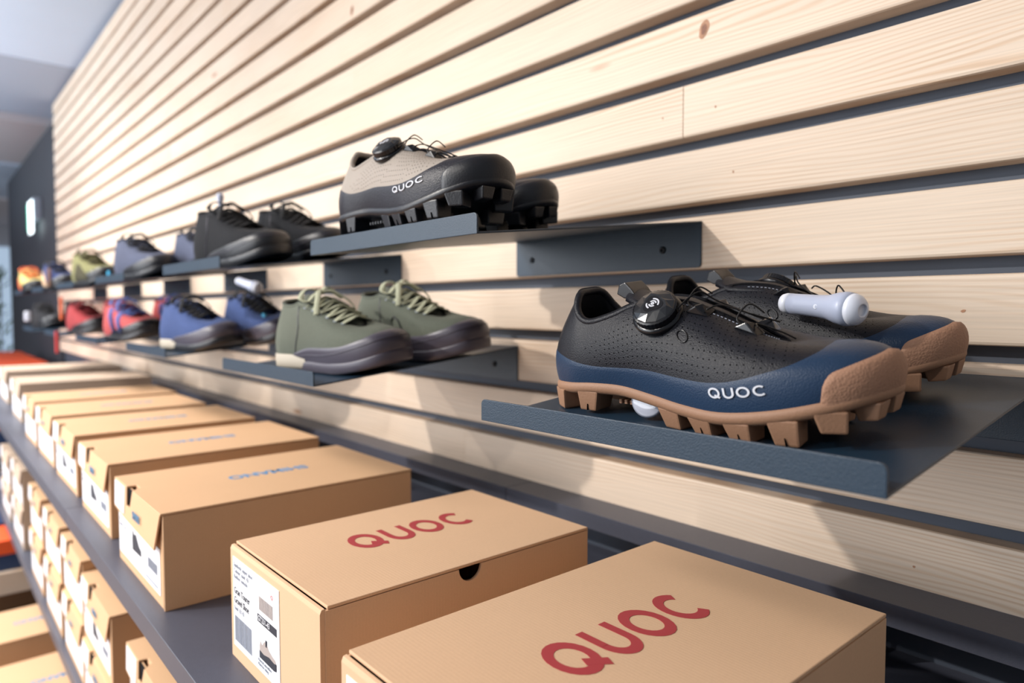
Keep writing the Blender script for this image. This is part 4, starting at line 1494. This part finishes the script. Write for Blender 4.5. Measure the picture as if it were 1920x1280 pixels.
S_GUM = dict(table='mtb', upper='black_leather', lining='lining', rand=[(0, .37), (.15, .34), (.35, .27), (.55, .26), (.66, .28), (.76, .36), (.85, .52), (.93, .68), (1.0, .74)], rand_mat='navy_rubber',
             toe_cap=(0.815, 1.185, 0.36), cap_mat='gum', sole='cleat', sole_mat='gum_lug', lug_mat='gum_lug', perf=True, logo=(0.622, 0.735, 0.155, 0.236),
             dial=(0.505, 0.80), extras=[ex_flank_patch, ex_sticker, ex_tongue_tab], tongue='black_leather')
S_GUM2 = dict(S_GUM, extras=[ex_flank_patch, ex_tongue_tab])
S_STONE = dict(table='mtb', upper='stone_leather', rand=[(0, .46), (.15, .44), (.35, .34), (.55, .30), (.68, .31), (.78, .40), (.86, .60), (.93, .74), (1.0, .80)], rand_mat='black_rand',
               toe_cap=(0.79, 1.21, 0.42), cap_mat='black_rubber', sole='cleat', sole_mat='black_rubber', lug_mat='black_rubber', perf=True, logo=(0.580, 0.740, 0.20, 0.275),
               dial=(0.50, 0.86), extras=[ex_tongue_tab], tongue='stone_leather')
GREEN_RAND = [(0, .0), (.26, .0), (.34, .16), (.5, .24), (.7, .28), (.85, .38), (.93, .46), (1.0, .50)]
S_GREEN = dict(table='flat', upper='green_canvas', rand=GREEN_RAND, rand_mat='grey_rubber', thick_rand=True, sole='flat', sole_mat='grey_rubber', laces='olive_lace', metal_eyelet=True,
               extras=[ex_heel_patch, ex_seam, ex_groove, ex_emblem])
S_BLACK = dict(table='boot', upper='black_knit', rand=[(0, .0), (.26, .0), (.40, .15), (.6, .25), (.8, .36), (1.0, .50)], rand_mat='black_rubber', thick_rand=True, sole='flat', sole_mat='black_rubber', laces='lace_black', extras=[ex_groove, ex_seam])
S_GB = dict(S_BLACK, upper='greyblue_knit', hi=False, extras=[])
S_BLUE = dict(S_BLACK, table='flat', upper='blue_knit', hi=True, extras=[ex_heel_patch], rand_mat='grey_rubber', sole_mat='black_rubber')
S_NAVYL = dict(S_BLUE, upper='navy_knit', hi=False, extras=[])
S_MOSS = dict(S_BLACK, table='boot', upper='moss_knit', hi=False, laces='moss_dark', extras=[ex_overlay('moss_dark', 'overlay', 0.3, 0.7, 0.6), ex_pull])
S_RED = dict(S_BLACK, table='flat', upper='red_knit', hi=False, laces='red_knit', extras=[])
S_CORAL = dict(S_BLACK, table='flat', upper='coral_knit', hi=False, laces='peri_knit', extras=[ex_strap('peri_knit')])
S_DARK = dict(S_BLACK, table='flat', hi=False, extras=[])
S_TAN = dict(S_BLACK, table='boot', upper='navy_knit', hi=False, extras=[ex_overlay('tan_knit', 'heel_overlay', 1.6, 2.4, 0.9)])
S_ORANGE = dict(S_BLACK, table='boot', upper='yellow_knit', hi=False, laces='orange_knit', extras=[ex_overlay('orange_knit', 'heel_overlay', 1.6, 2.4, 0.9)])
S_LILAC = dict(S_BLACK, table='flat', upper='lilac_knit', hi=False, laces='orange_knit', extras=[ex_overlay('orange_knit', 'overlay', 1.6, 2.4, 0.8)])

g = 'cleated cycling shoes with a rotary closure'
make_shoe('cycling_shoe', 1, S_GUM, -0.4905, 0.5050, 'low', 0.5, 'black and navy cycling shoe with gum sole, the nearest, lettered side to the aisle', group=g)
make_shoe('cycling_shoe', -1, S_GUM2, -0.4960, 0.6560, 'low', 0.0, 'black and navy gum-soled cycling shoe next to the wall, carrying a white tag', group=g)
make_shoe('cycling_shoe', 1, S_STONE, -0.8400, 0.4490, 'up', 1.0, 'beige cycling shoe with black rand on the upper shelf, lettered side to the aisle', group=g, scale=.96, onlip=True)
make_shoe('cycling_shoe', -1, S_STONE, -0.9120, 0.5800, 'up', 3.0, 'beige and black cycling shoe half hidden behind its lettered partner, upper shelf', group=g, scale=.96)
g = 'lace-up shoes on the wall shelves'
W_ = ', next to the wall'
for nm, st, x, y, row, phi, x2, phi2, col, where, cat in (
        ('sneaker', S_GREEN, -1.118, .470, 'low', 12, -1.092, 12, 'olive-grey canvas lace-up shoe with cream heel patch', 'beside the gum-soled shoes', 'shoe'),
        ('sneaker', S_BLACK, -1.540, .470, 'up', 12, -1.540, 12, 'black lace-up shoe with shiny rubber toe', 'on the upper row', 'shoe'),
        ('sneaker', S_BLUE, -1.815, .470, 'low', 12, -1.740, 7, 'mid-blue lace-up shoe with dark laces', 'left of the olive pair', 'shoe'),
        ('sneaker', S_GB, -2.290, .470, 'up', 12, -2.150, 8, 'grey-blue lace-up shoe with black sole', 'left of the black pair', 'shoe'),
        ('sneaker', S_CORAL, -2.465, .470, 'low', 12, -2.420, 12, 'coral shoe with broad periwinkle straps', 'left of the blue pair', 'shoe'),
        ('ankle_boot', S_MOSS, -3.000, .470, 'up', 12, -2.960, 12, 'moss green ankle boot with dark laces', 'left of the grey-blue pair', 'boot'),
        ('sneaker', S_RED, -3.150, .470, 'low', 12, -3.180, 12, 'plain red shoe with black sole', 'near the end of the wood', 'shoe'),
        ('sneaker', S_TAN, -3.720, .470, 'up', 8, -3.740, 8, 'navy shoe with tan heel', 'left of the moss green boots', 'shoe'),
        ('sneaker', S_DARK, -4.160, .470, 'low', 10, -4.100, 10, 'dark shoe', 'at the far left of the lower row', 'shoe')):
    make_shoe(nm, 1, st, x, y, row, phi, col + ' ' + where + ', nearer of its pair', cat, g, scale=.89)
    make_shoe(nm, -1, st, x2, y + .126, row, phi2, col + ' ' + where + W_, cat, g, scale=.89)
make_shoe('sneaker', 1, S_ORANGE, -4.620, 0.475, 'up', 4.0, 'straw and orange shoe at the far left of the upper row', group=g, scale=.965)
make_shoe('sneaker', 1, S_LILAC, -4.640, 0.605, 'up', 4.0, 'purple and orange shoe at the far left of the upper row', group=g, scale=.965)

# ================================================================== SECURITY TAGS AND SMALL THINGS
def pen_tag(loc, direction, scale, label, group, nm='security_tag'):
    r = empty(nm, loc, label, 'tag', group)
    d = Vector(direction).normalized()
    s = scale
    prof = [(0.0064, 0.0), (0.0088, 0.0008), (0.0096, 0.004), (0.0098, 0.010)]
    MB().lathe([(p[0] * s, p[1] * s) for p in prof], (0, 0, 0), d, 28).build('end_cap', M['plastic'], r, smooth=True)
    prof = [(0.0096, 0.0098), (0.0098, 0.020), (0.0102, 0.040), (0.0110, 0.052), (0.0138, 0.062), (0.0150, 0.070), (0.0140, 0.077)]
    MB().lathe([(p[0] * s, p[1] * s) for p in prof], (0, 0, 0), d, 28).build('tag_body', M['plastic_grey'], r, smooth=True)
    prof = [(0.0139, 0.0770), (0.0130, 0.0805), (0.0100, 0.0840), (0.0062, 0.0860), (0.0052, 0.0862), (0.0050, 0.0845), (0.0003, 0.0845)]
    MB().lathe([(p[0] * s, p[1] * s) for p in prof], (0, 0, 0), d, 28).build('nose', M['plastic'], r, smooth=True)
    side_ = d.cross(Vector((0, 0, 1))).normalized()
    if side_.y > 0: side_ = -side_
    c = d * 0.046 * s + side_ * 0.0103 * s
    MB().lathe([(0.0022 * s, 0), (0.0022 * s, 0.0004), (0.0014 * s, 0.0002), (0.0003, 0.0002)], c, side_, 14).build('dimple', M['plastic'], r, smooth=True)
    return r


g = 'white pen-shaped security tags clipped to the shoes'
pen_tag((-0.3120, 0.599, 0.0050), (1.0, -0.30, -0.085), 0.955, 'white pen-shaped security tag lying across the toe of the far navy cycling shoe', g)
pen_tag((-1.690, 0.592, 0.066), (1.0, 0.25, -0.25), 1.0, 'white security tag sticking up behind the blue shoe beside the olive pair', g)
pen_tag((-1.482, 0.487, 0.196), (-0.10, 0.0, 1.0), 0.50, 'thin white tag standing upright on the nearer black shoe', g)
pen_tag((-1.462, 0.612, 0.206), (0.9, 0.1, -0.45), 0.42, 'short white tag on the laces of the farther black shoe', g)
pen_tag((-2.110, 0.605, 0.206), (0.8, 0.1, -0.6), 0.7, 'white tag on the half hidden grey-blue shoe left of the black pair', g)


def clip(loc, size, m, label, grp=None, nm='tag'):
    sx, sy, sz = size
    o = MB().box(-sx / 2, sx / 2, -sy / 2, sy / 2, -sz / 2, sz / 2).build(nm, M[m], bevel=min(size) * 0.3, seg=2)
    o.location = loc
    return tag(o, label, 'tag', grp)


clip((-1.520, 0.588, -0.020), (0.016, 0.006, 0.018), 'cyan_plastic', 'small cyan clip on the toe of the blue shoe behind the olive pair', nm='size_clip')
clip((-2.280, 0.430, 0.098), (0.030, 0.006, 0.022), 'cyan_plastic', 'cyan clip at the heel of the grey-blue shoe on the upper row', nm='size_clip')
clip((-3.230, 0.440, 0.000), (0.020, 0.010, 0.090), 'orange_strap', 'narrow orange strip standing at the heel of the nearer plain red shoe', nm='heel_strip')
clip((-3.030, 0.395, -0.125), (0.022, 0.008, 0.080), 'red_plastic', 'red strip hanging from the shelf edge under the plain red shoes', nm='hanging_strip')
clip((-4.230, 0.430, -0.040), (0.075, 0.020, 0.050), 'plastic', 'white tag at the heel of the dark shoe, lower row far left')
clip((-3.52, 0.440, 0.130), (0.016, 0.012, 0.080), 'gum_lug', 'brown strip beside the heel of the moss green boots', nm='heel_strip')

# pebble-free finish: give the stacked orange boxes their own wording
names_ = ['nearest', 'second', 'third', 'fourth', 'farthest']
i = 0
for o in [o for o in scene.objects if o.get('group') == 'orange and navy boxes beyond the shelving']:
    o['label'] = 'navy box with orange lid, %s, in the %s stack beyond the shelving' % ('lower one' if i % 2 == 0 else 'upper one', names_[i // 2])
    i += 1
